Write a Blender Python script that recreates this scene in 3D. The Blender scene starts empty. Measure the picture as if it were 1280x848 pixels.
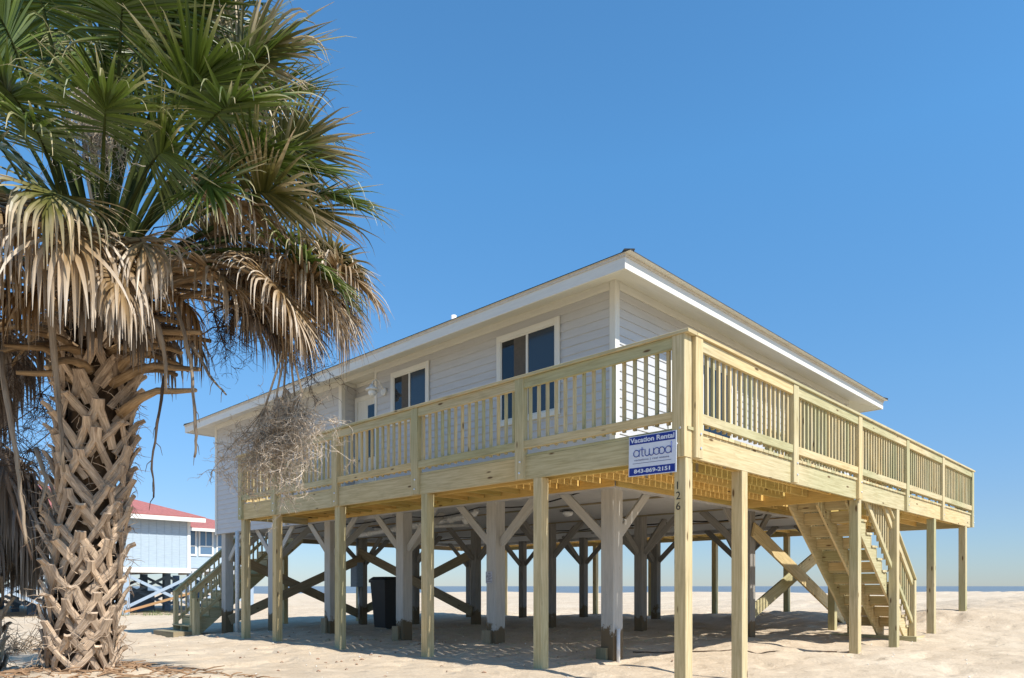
import bpy, math, random
import numpy as np
from mathutils import Vector, Matrix

S = bpy.context.scene
COL = S.collection
R = random.Random(7)

# ------------------------------------------------------------------ world frame
# +X runs along the sunny facade (towards the sea), +Y along the shaded facade.
FPX = 893.6
AR = math.radians(44.167)
UU = (math.sin(AR), math.cos(AR)); VV = (-math.cos(AR), math.sin(AR))
ORG = (7.5*(858-640)/FPX, 7.5)
CAMPOS = (-6.6546, -3.9132, 1.0)

def at(px, py, depth):
    """a point of the place seen in direction px,py at this distance ahead"""
    X = (px-640)/FPX*depth; d = (X-ORG[0], depth-ORG[1])
    return Vector((d[0]*UU[0]+d[1]*UU[1], d[0]*VV[0]+d[1]*VV[1], 1.0+(733-py)/FPX*depth))

# ------------------------------------------------------------------ materials
def nodes_of(name):
    m = bpy.data.materials.new(name); m.use_nodes = True
    nt = m.node_tree; b = nt.nodes['Principled BSDF']
    return m, nt, b
def N(nt, typ, **kw):
    n = nt.nodes.new(typ)
    for k, v in kw.items():
        if k.startswith('_'): setattr(n, k[1:], v)
        else: n.inputs[k.replace('__', ' ')].default_value = v
    return n
def ramp(nt, stops, src, interp='LINEAR'):
    r = nt.nodes.new('ShaderNodeValToRGB'); r.color_ramp.interpolation = interp
    e = r.color_ramp.elements
    while len(e) < len(stops): e.new(0.5)
    for el, (p, c) in zip(e, stops):
        el.position = p; el.color = (*c, 1) if len(c) == 3 else c
    nt.links.new(src, r.inputs[0]); return r
def mixc(nt, a, b, fac, mode='MIX'):
    n = nt.nodes.new('ShaderNodeMix'); n.data_type = 'RGBA'; n.blend_type = mode
    for s, v in ((6, a), (7, b), (0, fac)):
        if isinstance(v, (int, float)): n.inputs[s].default_value = v
        elif isinstance(v, tuple): n.inputs[s].default_value = (*v, 1)
        else: nt.links.new(v, n.inputs[s])
    return n.outputs[2]
def bump(nt, b, h, strength, dist=0.01):
    n = N(nt, 'ShaderNodeBump', Strength=strength, Distance=dist)
    nt.links.new(h, n.inputs['Height']); nt.links.new(n.outputs[0], b.inputs['Normal'])
def uvmap(nt, sx, sy):
    tc = nt.nodes.new('ShaderNodeTexCoord'); mp = N(nt, 'ShaderNodeMapping', Scale=(sx, sy, 1))
    nt.links.new(tc.outputs['UV'], mp.inputs[0]); return mp.outputs[0]
def noise(nt, vec, scale, detail=4, rough=.55, dist=0.0):
    n = N(nt, 'ShaderNodeTexNoise', Scale=scale, Detail=detail, Roughness=rough, Distortion=dist)
    if vec is not None: nt.links.new(vec, n.inputs['Vector'])
    return n.outputs[0]

def wood_mat(name, light, dark, knots=True, warm=None):
    m, nt, b = nodes_of(name)
    g = noise(nt, uvmap(nt, 1.3, 26), 1.6, 5, .6, .6)
    c = ramp(nt, [(.3, dark), (.62, light)], g)
    # board-to-board difference
    bb = noise(nt, uvmap(nt, .12, .12), 2.0, 1)
    tint = ramp(nt, [(.36, (.78, .86, .80)), (.5, (1.0, 1.0, 1.0)), (.64, (1.10, 1.02, .90))], bb)
    col = mixc(nt, c.outputs[0], tint.outputs[0], 1.0, 'MULTIPLY')
    if knots:
        v = N(nt, 'ShaderNodeTexVoronoi', Scale=1.0, Randomness=1.0)
        nt.links.new(uvmap(nt, 2.3, 8.5), v.inputs['Vector'])
        k = ramp(nt, [(.0, (1, 1, 1)), (.085, (1, 1, 1)), (.15, (0, 0, 0))], v.outputs['Distance'])
        # only some cells carry a knot
        sep = nt.nodes.new('ShaderNodeSeparateColor'); nt.links.new(v.outputs['Color'], sep.inputs[0])
        gt = N(nt, 'ShaderNodeMath', _operation='GREATER_THAN'); gt.inputs[1].default_value = .48
        nt.links.new(sep.outputs[0], gt.inputs[0])
        mu = N(nt, 'ShaderNodeMath', _operation='MULTIPLY')
        nt.links.new(k.outputs[0], mu.inputs[0]); nt.links.new(gt.outputs[0], mu.inputs[1])
        col = mixc(nt, col, (.13, .075, .03), mu.outputs[0])
    # rough damp smudges
    sm = ramp(nt, [(.55, (0, 0, 0)), (.8, (.5, .5, .5))], noise(nt, uvmap(nt, .8, 2.2), 2.3, 5, .65))
    col = mixc(nt, col, tuple(x*.62 for x in dark), sm.outputs[0])
    nt.links.new(col, b.inputs['Base Color'])
    b.inputs['Roughness'].default_value = .78
    b.inputs['Specular IOR Level'].default_value = .25
    bump(nt, b, g, .35, .004)
    return m
WOOD = wood_mat('treated_pine', (.60, .505, .305), (.42, .335, .175))
WOODU = wood_mat('treated_pine_bounce_tint', (.66, .47, .17), (.52, .34, .10))  # same pine, with yellow-orange bounce light painted into its colour
WOODD = wood_mat('weathered_pine', (.36, .29, .19), (.25, .19, .12))
ORNG = wood_mat('bare_plank', (.50, .27, .13), (.40, .20, .09))

def paint_mat(name, col, dirt=.25, rough=.55, grime_z=None, streak=True, uvd=True):
    m, nt, b = nodes_of(name)
    n1 = noise(nt, uvmap(nt, 1.2, 12), 2.0, 5, .65)
    r1 = ramp(nt, [(.25, tuple(x*(1-dirt) for x in col)), (.6, col)], n1)
    out = r1.outputs[0]
    if grime_z:
        geo = nt.nodes.new('ShaderNodeNewGeometry'); sx = nt.nodes.new('ShaderNodeSeparateXYZ')
        nt.links.new(geo.outputs['Position'], sx.inputs[0])
        nz = noise(nt, geo.outputs['Position'], 3.2, 5, .7)
        ad = N(nt, 'ShaderNodeMath', _operation='MULTIPLY_ADD'); ad.inputs[1].default_value = -.9; 
        nt.links.new(nz, ad.inputs[0]); nt.links.new(sx.outputs[2], ad.inputs[2])
        rr = ramp(nt, [(0.0, (1, 1, 1)), (.055, (0, 0, 0))], ad.outputs[0])
        ad2 = N(nt, 'ShaderNodeMath', _operation='ADD'); ad2.inputs[1].default_value = grime_z
        nt.links.new(ad.outputs[0], ad2.inputs[0]); nt.links.new(ad2.outputs[0], rr.inputs[0])
        out = mixc(nt, out, (.16, .115, .065), rr.outputs[0])
        # flaked patches
        fl = ramp(nt, [(.66, (0, 0, 0)), (.70, (1, 1, 1))], noise(nt, uvmap(nt, 2, 9), 2.6, 6, .7))
        out = mixc(nt, out, (.30, .27, .23), fl.outputs[0])
    nt.links.new(out, b.inputs['Base Color'])
    b.inputs['Roughness'].default_value = rough
    b.inputs['Specular IOR Level'].default_value = .3
    bump(nt, b, n1, .12, .003)
    return m
WHITE = paint_mat('white_trim', (.72, .70, .64), .12)
SIDING = paint_mat('grey_vinyl_siding', (.535, .53, .53), .12, .5)
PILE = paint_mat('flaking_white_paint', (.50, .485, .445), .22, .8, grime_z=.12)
CEIL = paint_mat('dusty_white_board', (.56, .56, .56), .15, .8)
PILED = paint_mat('dark_rear_pile', (.29, .275, .25), .35, .85, grime_z=.12)  # darker tone for the two rear rows of piles
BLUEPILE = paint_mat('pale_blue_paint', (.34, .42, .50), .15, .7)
BLUEWALL = paint_mat('pale_blue_boards', (.40, .48, .54), .22, .7)
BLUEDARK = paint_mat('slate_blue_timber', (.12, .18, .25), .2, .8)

def plain(name, col, rough=.6, metal=0.0, spec=.4, nz=.12, scale=18):
    m, nt, b = nodes_of(name)
    tc = nt.nodes.new('ShaderNodeTexCoord')
    n = noise(nt, tc.outputs['Object'], scale, 5, .6)
    r = ramp(nt, [(.3, tuple(x*(1-nz) for x in col)), (.7, tuple(min(1, x*(1+nz)) for x in col))], n)
    nt.links.new(r.outputs[0], b.inputs['Base Color'])
    b.inputs['Roughness'].default_value = rough; b.inputs['Metallic'].default_value = metal
    b.inputs['Specular IOR Level'].default_value = spec
    return m
SHINGLE = plain('charcoal_shingles', (.055, .055, .055), .9, nz=.35, scale=30)
DRIP = plain('tan_drip_edge', (.60, .53, .43), .6)
DARKMETAL = plain('dark_metal', (.05, .05, .05), .5, .6)
GALV = plain('galvanised_steel', (.55, .56, .58), .35, .9)
BOLT = plain('bright_bolt_zinc', (.75, .76, .80), .3, .6)
BINM = plain('black_bin_plastic', (.018, .02, .022), .55)
CABLE = plain('black_cable', (.02, .02, .02), .6)
PVC = plain('white_pvc', (.74, .73, .70), .35)
BOXM = plain('blue_grey_enamel', (.20, .27, .36), .5)
PAPER = plain('grey_notice_paper', (.42, .44, .50), .7, nz=.4, scale=60)
REDROOF = plain('red_shingles', (.35, .125, .11), .85, nz=.18, scale=8)
SIGNW = plain('sign_white', (.66, .70, .78), .4, nz=.03)
NAVY = plain('sign_navy', (.012, .035, .26), .4, nz=.03)
SIGNG = plain('sign_grey_print', (.13, .15, .28), .4, nz=.03)
INKB = plain('sign_blue_print', (.03, .06, .30), .4, nz=.03)
BLACK = plain('black_numeral', (.02, .018, .016), .5)
YEL = plain('yellow_tag', (.75, .58, .08), .6)
LAMPG = plain('frosted_lamp_glass', (.75, .76, .75), .25)

def glass_mat(name, col, rough=.04):
    m, nt, b = nodes_of(name)
    b.inputs['Base Color'].default_value = (*col, 1); b.inputs['Roughness'].default_value = rough
    b.inputs['Specular IOR Level'].default_value = .6
    tc = nt.nodes.new('ShaderNodeTexCoord')
    bump(nt, b, noise(nt, tc.outputs['Object'], 1.2, 1), .05, .02)
    return m
GLASS_D = glass_mat('dark_window_glass', (.010, .013, .018))
GLASS_B = glass_mat('screened_window_glass', (.03, .042, .06), .15)
CURTAIN = plain('taupe_curtain', (.10, .085, .07), .9)

def sand_mat():
    m, nt, b = nodes_of('beach_sand')
    geo = nt.nodes.new('ShaderNodeNewGeometry'); P = geo.outputs['Position']
    big = noise(nt, P, .35, 4, .6); mid = noise(nt, P, 2.2, 6, .65); fine = noise(nt, P, 26, 6, .75)
    c1 = ramp(nt, [(.3, (.57, .455, .325)), (.7, (.66, .55, .41))], big)
    c2 = ramp(nt, [(.25, (.84, .82, .80)), (.65, (1.05, 1.05, 1.05))], mid)
    c3 = ramp(nt, [(.3, (.80, .78, .76)), (.6, (1.05, 1.05, 1.05))], fine)
    col = mixc(nt, c1.outputs[0], c2.outputs[0], 1.0, 'MULTIPLY')
    col = mixc(nt, col, c3.outputs[0], .8, 'MULTIPLY')
    # fragments of shell and wrack
    v = N(nt, 'ShaderNodeTexVoronoi', Scale=16.0); nt.links.new(P, v.inputs['Vector'])
    sp = ramp(nt, [(.0, (1, 1, 1)), (.07, (1, 1, 1)), (.10, (0, 0, 0))], v.outputs['Distance'])
    msk = ramp(nt, [(.56, (0, 0, 0)), (.66, (1, 1, 1))], noise(nt, P, .9, 3))
    mm = mixc(nt, sp.outputs[0], msk.outputs[0], 1.0, 'MULTIPLY')
    col = mixc(nt, col, (.30, .22, .14), mm)
    nt.links.new(col, b.inputs['Base Color']); b.inputs['Roughness'].default_value = .95
    b.inputs['Specular IOR Level'].default_value = .1
    # footprints and wind ripples
    v2 = N(nt, 'ShaderNodeTexVoronoi', Scale=3.0); v2.feature = 'SMOOTH_F1'; nt.links.new(P, v2.inputs['Vector'])
    fp = ramp(nt, [(.08, (0, 0, 0)), (.32, (1, 1, 1))], v2.outputs['Distance'])
    h = mixc(nt, mid, fine, .35); h = mixc(nt, h, fp.outputs[0], .28)
    bump(nt, b, h, .9, .09)
    return m
SAND = sand_mat()

def sea_mat():
    m, nt, b = nodes_of('grey_sea_water')
    geo = nt.nodes.new('ShaderNodeNewGeometry')
    mp = N(nt, 'ShaderNodeMapping', Scale=(.12, .03, 1)); nt.links.new(geo.outputs['Position'], mp.inputs[0])
    n = noise(nt, mp.outputs[0], 3, 6, .7)
    r = ramp(nt, [(.4, (.12, .15, .17)), (.62, (.20, .23, .24)), (.72, (.5, .52, .52))], n)
    nt.links.new(r.outputs[0], b.inputs['Base Color']); b.inputs['Roughness'].default_value = .45
    bump(nt, b, n, .8, .6)
    return m
SEA = sea_mat()

# ------------------------------------------------------------------ mesh building
class MB:
    def __init__(self): self.v = []; self.f = []; self.uv = []; self.mi = []; self.smooth = []
    def face(self, pts, uvs=None, mi=0, smooth=False):
        i = len(self.v); self.v += [tuple(p) for p in pts]; self.f.append(tuple(range(i, i+len(pts))))
        self.uv += list(uvs) if uvs else [(p[0]+p[1], p[2]) for p in pts]
        self.mi.append(mi); self.smooth.append(smooth)
    def beam(self, p0, p1, w, h, up=(0, 0, 1), ch=.004, mi=0):
        """a chamfered board from p0 to p1; w across, h along 'up'"""
        p0 = Vector(p0); p1 = Vector(p1); a = (p1-p0); L = a.length; a.normalize()
        up = Vector(up); s = a.cross(up)
        if s.length < 1e-4: s = a.cross(Vector((1, 0, 0)))
        s.normalize(); u = s.cross(a).normalized()
        W, H = w/2, h/2; c = min(ch, W*.4, H*.4)
        sec = [(-W+c, -H), (W-c, -H), (W, -H+c), (W, H-c), (W-c, H), (-W+c, H), (-W, H-c), (-W, -H+c)]
        ro, rv = R.uniform(0, 60), R.uniform(0, 60)
        per = [0]
        for k in range(8):
            q, r_ = sec[k], sec[(k+1) % 8]; per.append(per[-1]+math.hypot(q[0]-r_[0], q[1]-r_[1]))
        i = len(self.v)
        for base in (p0, p1):
            for (x, y) in sec: self.v.append(tuple(base+s*x+u*y))
        for k in range(8):
            k2 = (k+1) % 8
            self.f.append((i+k, i+k2, i+8+k2, i+8+k))
            self.uv += [(ro, rv+per[k]), (ro, rv+per[k+1]), (ro+L, rv+per[k+1]), (ro+L, rv+per[k])]
            self.mi.append(mi); self.smooth.append(False)
        self.f.append(tuple(i+k for k in reversed(range(8)))); self.uv += [(ro+sec[k][0]*.1, rv+sec[k][1]*.1) for k in reversed(range(8))]
        self.f.append(tuple(i+8+k for k in range(8))); self.uv += [(ro+sec[k][0]*.1, rv+sec[k][1]*.1) for k in range(8)]
        self.mi += [mi, mi]; self.smooth += [False, False]
        return self
    def box(self, a, b, ch=.003, mi=0):
        """axis box, grain along its longest side"""
        d = [abs(b[k]-a[k]) for k in range(3)]; ax = d.index(max(d))
        c = [(a[k]+b[k])/2 for k in range(3)]
        p0 = list(c); p1 = list(c); p0[ax] = min(a[ax], b[ax]); p1[ax] = max(a[ax], b[ax])
        if ax == 2: return self.beam(p0, p1, d[1], d[0], up=(1, 0, 0), ch=ch, mi=mi)
        if ax == 0: return self.beam(p0, p1, d[1], d[2], ch=ch, mi=mi)
        return self.beam(p0, p1, d[0], d[2], ch=ch, mi=mi)
    def tube(self, pts, rads, n=6, mi=0, cap=True):
        pts = [Vector(p) for p in pts]; i0 = len(self.v); ro = R.uniform(0, 50); acc = 0
        prev = None; acs = []
        for j, p in enumerate(pts):
            t = (pts[min(j+1, len(pts)-1)]-pts[max(j-1, 0)]).normalized()
            if prev is None: s = t.orthogonal().normalized()
            else:
                s = prev-t*prev.dot(t)
                s = s.normalized() if s.length > 1e-6 else t.orthogonal().normalized()
            prev = s; u = t.cross(s); r = rads[j] if isinstance(rads, (list, tuple)) else rads
            if j: acc += (p-pts[j-1]).length
            acs.append(acc)
            for k in range(n):
                a = 2*math.pi*k/n; self.v.append(tuple(p+s*(r*math.cos(a))+u*(r*math.sin(a))))
        for j in range(len(pts)-1):
            for k in range(n):
                k2 = (k+1) % n
                self.f.append((i0+j*n+k, i0+j*n+k2, i0+(j+1)*n+k2, i0+(j+1)*n+k))
                self.uv += [(ro+acs[j], k/n*.3), (ro+acs[j], (k+1)/n*.3), (ro+acs[j+1], (k+1)/n*.3), (ro+acs[j+1], k/n*.3)]
                self.mi.append(mi); self.smooth.append(n > 3)
        if cap:
            for base, rev in ((i0, True), (i0+(len(pts)-1)*n, False)):
                idx = list(range(base, base+n)); idx = idx[::-1] if rev else idx
                self.f.append(tuple(idx)); self.uv += [(ro, 0)]*n; self.mi.append(mi); self.smooth.append(False)
        return self
    def ngon_prism(self, poly, axis, t0, t1, mi=0):
        """outline (list of 2D) in the plane normal to axis 'x' or 'y', from t0 to t1"""
        def P(q, t): return (t, q[0], q[1]) if axis == 'x' else (q[0], t, q[1])
        n = len(poly); ro = R.uniform(0, 50)
        for t, rev in ((t0, False), (t1, True)):
            pp = poly[::-1] if rev else poly
            self.face([P(q, t) for q in pp], [(ro+q[0], q[1]) for q in pp], mi)
        for k in range(n):
            q, r_ = poly[k], poly[(k+1) % n]
            L = math.hypot(q[0]-r_[0], q[1]-r_[1])
            self.face([P(q, t0), P(q, t1), P(r_, t1), P(r_, t0)], [(ro, 0), (ro, t1-t0), (ro+L, t1-t0), (ro+L, 0)], mi)
        return self
    def mesh(self, name, mats):
        me = bpy.data.meshes.new(name); me.from_pydata(self.v, [], self.f)
        uvl = me.uv_layers.new(name='UVMap'); uvl.data.foreach_set('uv', np.array(self.uv, dtype=np.float32).ravel())
        for m in (mats if isinstance(mats, (list, tuple)) else [mats]): me.materials.append(m)
        me.polygons.foreach_set('material_index', self.mi); me.polygons.foreach_set('use_smooth', self.smooth)
        me.update(); return me

def build(name, mb, mat, parent=None, label=None, cat=None, group=None, kind=None):
    me = mb.mesh(name, mat); o = bpy.data.objects.new(name, me); COL.objects.link(o)
    if parent is not None:
        o.parent = parent
        if parent.type == 'EMPTY': o.location = -Vector(parent.location)
    tag(o, label, cat, group, kind); return o
def tag(o, label=None, cat=None, group=None, kind=None):
    for k, v in (('label', label), ('category', cat), ('group', group), ('kind', kind)):
        if v: o[k] = v
    return o
def thing(name, loc, label, cat, group=None, kind=None):
    o = bpy.data.objects.new(name, None); COL.objects.link(o); o.location = loc
    o.empty_display_size = .2
    return tag(o, label, cat, group, kind)

# ------------------------------------------------------------------ ground
CP = [(0,2,-.98),(0,4.3,-1.01),(0,6.6,-1.03),(0,8.8,-1.03),(0,10.2,-1.1),(1.3,0,-1.10),(-.3,-.6,-1.16),(5.2,0,-1.03),(7.1,0,-1.04),
      (8.3,0,-1.0),(9.5,0,-.88),(12.1,0,-.42),(12.6,4.2,-.64),(12.5,6.4,-.79),(12.5,8.6,-.87),(12.6,15,-1.1),(1.6,14.6,-1.30),(.8,15.2,-1.31),(5.85,14.6,-1.17),
      (5.85,12.15,-1.08),(5.85,9.6,-1.0),(5.85,4.6,-.92),(5.85,2,-.95),(10.6,8,-.95),(10.6,2,-.85),(1.6,4.5,-.96),(1.6,2.1,-1.08),(1.6,7,-1.0),(1.6,9.6,-1.03),(1.6,12.1,-1.05),
      (-6.6,-3.9,-1.45),(-3,-4,-1.3),(-6,0,-1.15),(-3,0,-1.12),(-3,-2,-1.2),(3,-4,-1.25),(8,-5,-1.0),(14,-4,-.25),(17,-1,-.25),(20,-8,-.2),(-4.85,2.8,-.72),(-3.5,4.5,-1.02),(-7,4,-.95),
      (-2,8,-1.08),(-3,14,-1.25),(0,20,-1.4),(8.6,34,-1.5),(0,38,-1.5),(20,40,-1.35),(30,20,-.85),(25,8,-.55),(36,48,-1.0),
      (60,7.6,-.44),(60,30,-.58),(60,52,-.68),(60,90,-1.1),(60,130,-1.6),(60,-40,-.3),(30,-30,-.3),(-40,40,-1.5),(-20,-20,-1.5),(60,400,-1.9),(-60,-60,-1.5),(0,120,-1.7)]
CPA = np.array(CP)
def lattice_noise(x, y, seed):
    xi = np.floor(x).astype(int); yi = np.floor(y).astype(int); fx = x-xi; fy = y-yi
    fx = fx*fx*(3-2*fx); fy = fy*fy*(3-2*fy)
    def h(a, b):
        n = (a*374761393+b*668265263+seed*974711) & 0x7fffffff
        n = ((n ^ (n >> 13))*1274126177) & 0x7fffffff
        return (n % 10007)/10007.0
    return (h(xi, yi)*(1-fx)+h(xi+1, yi)*fx)*(1-fy)+(h(xi, yi+1)*(1-fx)+h(xi+1, yi+1)*fx)*fy-.5
def ground_h(x, y):
    x = np.asarray(x, float); y = np.asarray(y, float)
    num = np.zeros_like(x); den = np.zeros_like(x)
    for a, b, z in CP:
        w = 1.0/((x-a)**2+(y-b)**2+.9)**1.6; num += w*z; den += w
    z = num/den+1.0
    far = np.clip(np.hypot(x-4, y-4)/60, 0, 1)
    z += lattice_noise(x*.45, y*.45, 1)*.06+lattice_noise(x*1.3, y*1.3, 2)*.045+lattice_noise(x*3.1, y*3.1, 3)*.035+lattice_noise(x*7.3, y*7.3, 4)*.016
    z += lattice_noise(x*.08, y*.08, 5)*.3*far
    # footprint hollows on the open, sunlit side
    z -= np.clip(lattice_noise(x*2.6+9, y*2.6, 8)-.14, 0, 1)*.22
    z += np.abs(lattice_noise(x*4.7+3, y*4.7, 9))*.028
    # seaward slope
    z += MOUND*np.exp(-((x+4.87)**2+(y-2.87)**2)/1.0)
    t = np.clip((x-60)/40, 0, 1); z = z*(1-t)+(-3.2)*t
    return z
_p0 = at(100, 838, 6.0); MOUND = 0.0; MOUND = float(_p0.z-ground_h(np.array([_p0.x]), np.array([_p0.y]))[0])+.03
def gz(x, y): return float(ground_h(np.array([x]), np.array([y]))[0])

def axis(lo, hi, step, far_lo, far_hi):
    a = list(np.arange(lo, hi+1e-6, step)); s = step; p = hi; up = []
    while p < far_hi: s = min(s*1.13, 60); p += s; up.append(p)
    s = step; p = lo; dn = []
    while p > far_lo: s = min(s*1.13, 60); p -= s; dn.append(p)
    return np.array(dn[::-1]+a+up)
gx = axis(-7, 15.5, .085, -400, 110); gy = axis(-5, 17, .085, -400, 2500)
GX, GY = np.meshgrid(gx, gy, indexing='ij'); GZ = ground_h(GX, GY)
nx, ny = GX.shape
gv = np.stack([GX, GY, GZ], -1).reshape(-1, 3)
ii = np.arange(nx*ny).reshape(nx, ny)
gf = np.stack([ii[:-1, :-1], ii[1:, :-1], ii[1:, 1:], ii[:-1, 1:]], -1).reshape(-1, 4)
me = bpy.data.meshes.new('sand_ground')
me.vertices.add(len(gv)); me.vertices.foreach_set('co', gv.astype(np.float32).ravel())
me.loops.add(gf.size); me.loops.foreach_set('vertex_index', gf.astype(np.int32).ravel())
me.polygons.add(len(gf)); me.polygons.foreach_set('loop_start', (np.arange(len(gf))*4).astype(np.int32))
me.polygons.foreach_set('loop_total', np.full(len(gf), 4, dtype=np.int32)) if False else None
me.update(calc_edges=True); me.validate()
me.polygons.foreach_set('use_smooth', np.ones(len(me.polygons), dtype=bool))
me.materials.append(SAND)
g = bpy.data.objects.new('sand_ground', me); COL.objects.link(g); g['kind'] = 'structure'

mb = MB()
for (x0, x1) in ((66, 400), (400, 3000), (3000, 30000)):
    for (y0, y1) in ((-20000, -500), (-500, 3000), (3000, 30000)):
        mb.face([(x0, y0, -1.55), (x1, y0, -1.55), (x1, y1, -1.55), (x0, y1, -1.55)])
build('sea_water', mb, SEA, kind='structure')

# ------------------------------------------------------------------ the house
HU0, HU1, HV0, HV1 = 1.56, 10.62, 2.05, 15.1      # wall planes
ZF, ZW = 2.68, 5.30                                # deck level, top of wall
FU0, FU1, FV0, FV1 = .98, 11.25, 1.47, 15.72       # fascia planes
house = thing('beach_house', (6, 8.5, 0), 'grey sided beach house raised on white piles with shallow dark roof', 'house')

LAP = .127
def siding(mb, axis_, fixed, out, a0, a1, z0, z1):
    """horizontal lapped boards on a wall plane; 'out' is the sign of the outward normal"""
    z = z0
    while z < z1-.005:
        zt = min(z+LAP, z1)
        def P(a, d, zz): return (fixed+out*d, a, zz) if axis_ == 'u' else (a, fixed+out*d, zz)
        ro = R.uniform(0, 40); A = (a0, a1) if (axis_ == 'v') == (out < 0) else (a1, a0)
        mb.face([P(A[0], .016, z), P(A[1], .016, z), P(A[1], .003, zt), P(A[0], .003, zt)], [(ro, 0), (ro+a1-a0, 0), (ro+a1-a0, .1), (ro, .1)])
        mb.face([P(A[0], 0, z), P(A[1], 0, z), P(A[1], .016, z), P(A[0], .016, z)], [(ro, 0), (ro+a1-a0, 0), (ro+a1-a0, .01), (ro, .01)])
        z = zt
    return mb
# recess for the side entrance
RV0, RV1, RD = 7.80, 8.98, .34
ZB = 2.39
mb = MB(); siding(mb, 'u', HU0, -1, HV0+.05, RV0, ZF-.03, ZW); siding(mb, 'u', HU0, -1, RV1, 10.4, ZF-.03, ZW); siding(mb, 'u', HU0, -1, 10.4, HV1-.05, ZB, ZW)
mb.box((HU0+.001, HV0+.01, ZB), (HU0+.12, RV0, ZW), 0); mb.box((HU0+.001, RV1, ZB), (HU0+.12, HV1-.01, ZW), 0)
build('wall', mb, SIDING, house, label='shaded wall of horizontal grey lap siding')
mb = MB(); siding(mb, 'v', HV0, -1, HU0+.05, HU1-.05, ZF-.03, ZW); mb.box((HU0+.121, HV0+.001, ZB), (HU1-.121, HV0+.12, ZW), 0)
build('wall', mb, SIDING, house, label='sunlit wall of horizontal grey lap siding')
mb = MB(); siding(mb, 'u', HU1, 1, HV0+.05, HV1-.05, ZB, ZW); mb.box((HU1-.12, HV0+.01, ZB), (HU1-.001, HV1-.01, ZW), 0)
build('wall', mb, SIDING, house)
mb = MB(); siding(mb, 'v', HV1, 1, HU0+.05, HU1-.05, ZB, ZW); mb.box((HU0+.121, HV1-.12, ZB), (HU1-.121, HV1-.001, ZW), 0)
build('wall', mb, SIDING, house)
# recess: far return wall, back wall, lintel ceiling
mb = MB()
z = ZF-.03
siding(mb, 'v', RV1+.012, -1, HU0+.012, HU0+RD, ZF-.03, ZW-.05)
mb.box((HU0+.122, RV1+.014, ZF-.05), (HU0+RD+.05, RV1+.06, ZW), 0)
siding(mb, 'u', HU0+RD, -1, RV0, RV1+.01, ZF-.03, ZW-.05)
mb.box((HU0+RD+.001, RV0-.05, ZB), (HU0+RD+.08, RV1+.01, ZW), 0)
mb.box((HU0+.122, RV0-.06, ZF-.05), (HU0+RD-.002, RV0-.002, ZW), 0)
build('entry_recess', mb, SIDING, house)
mb = MB(); mb.box((HU0+.02, RV0, ZW-.045), (HU0+RD, RV1, ZW-.005), 0); mb.box((HU0+RD-.03, RV0, ZW-.12), (HU0+RD-.004, RV1-.002, ZW-.047)); mb.box((HU0+.05, RV1-.03, ZW-.12), (HU0+RD-.032, RV1-.006, ZW-.047))
build('recess_ceiling', mb, WHITE, house)
# corner boards
def cboard(x0, y0, x1, y1, z0=ZF-.03, z1=ZW+.07):
    mb = MB().box((x0, y0, z0), (x1, y1, z1)); build('corner_board', mb, WHITE, house)
cboard(HU0-.028, HV0-.028, HU0+.075, HV0+.075)
cboard(HU0-.028, RV1-.004, HU0+.06, RV1+.11, z1=ZW+.05); cboard(HU0-.028, RV0-.06, HU0+.03, RV0+.005, z1=ZW+.05)
cboard(HU0-.028, HV1-.075, HU0+.075, HV1+.028, ZB-.02); cboard(HU1-.075, HV0-.028, HU1+.028, HV0+.075); cboard(HU1-.075, HV1-.075, HU1+.028, HV1+.028, ZB-.02)
# soffit (follows the rafters), frieze, fascia, roof
zs0 = 5.105; rise = .36; zs1 = zs0+(HU0-FU0)*rise
def ring(mb, a, za, b, zb, flip=False, mi=0):
    (x0, y0, x1, y1), (X0, Y0, X1, Y1) = a, b
    A = [(x0, y0, za), (x1, y0, za), (x1, y1, za), (x0, y1, za)]; B = [(X0, Y0, zb), (X1, Y0, zb), (X1, Y1, zb), (X0, Y1, zb)]
    for k in range(4):
        q = [A[k], A[(k+1) % 4], B[(k+1) % 4], B[k]]
        if flip: q = q[::-1]
        L = (Vector(A[k])-Vector(A[(k+1) % 4])).length; o = k*7.3
        mb.face(q, [(o, 0), (o+L, 0), (o+L, .6), (o, .6)] if not flip else [(o, .6), (o+L, .6), (o+L, 0), (o, 0)], mi)
mb = MB(); ring(mb, (FU0+.03, FV0+.03, FU1-.03, FV1-.03), zs0+.012, (HU0+.02, HV0+.02, HU1-.02, HV1-.02), zs1)
build('soffit', mb, WHITE, house)
mb = MB()
for (a, b) in (((HU0-.03, HV0+.076, zs1-.13), (HU0-.004, RV0-.06, zs1-.012)), ((HU0-.03, RV1+.111, zs1-.13), (HU0-.004, HV1-.08, zs1-.012)), ((HU0+.08, HV0-.03, zs1-.13), (HU1-.08, HV0-.004, zs1-.012)), ((HU0-.03, RV0+.006, zs1-.10), (HU0-.004, RV1-.006, zs1-.012))):
    mb.box(a, b)
build('frieze_board', mb, WHITE, house)
zt = 5.285
for nm, a, b in (('f', (FU0, FV0, zs0), (FU0+.028, FV1, zt)), ('r', (FU0+.029, FV0, zs0), (FU1-.029, FV0+.028, zt)), ('b', (FU1-.028, FV0, zs0), (FU1, FV1, zt)), ('l', (FU0+.029, FV1-.028, zs0), (FU1-.029, FV1, zt))):
    build('fascia', MB().box(a, b), WHITE, house)
mb = MB()
e = .012
for a, b in (((FU0-e, FV0-e, zt-.026), (FU0-.001, FV1+e, zt+.012)), ((FU0-.0005, FV0-e, zt-.026), (FU1+e, FV0-.001, zt+.012)), ((FU1+.001, FV0, zt-.026), (FU1+e, FV1+e, zt+.012)), ((FU0, FV1+.001, zt-.026), (FU1, FV1+e, zt+.012))):
    mb.box(a, b, 0)
build('drip_edge', mb, DRIP, house)
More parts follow.
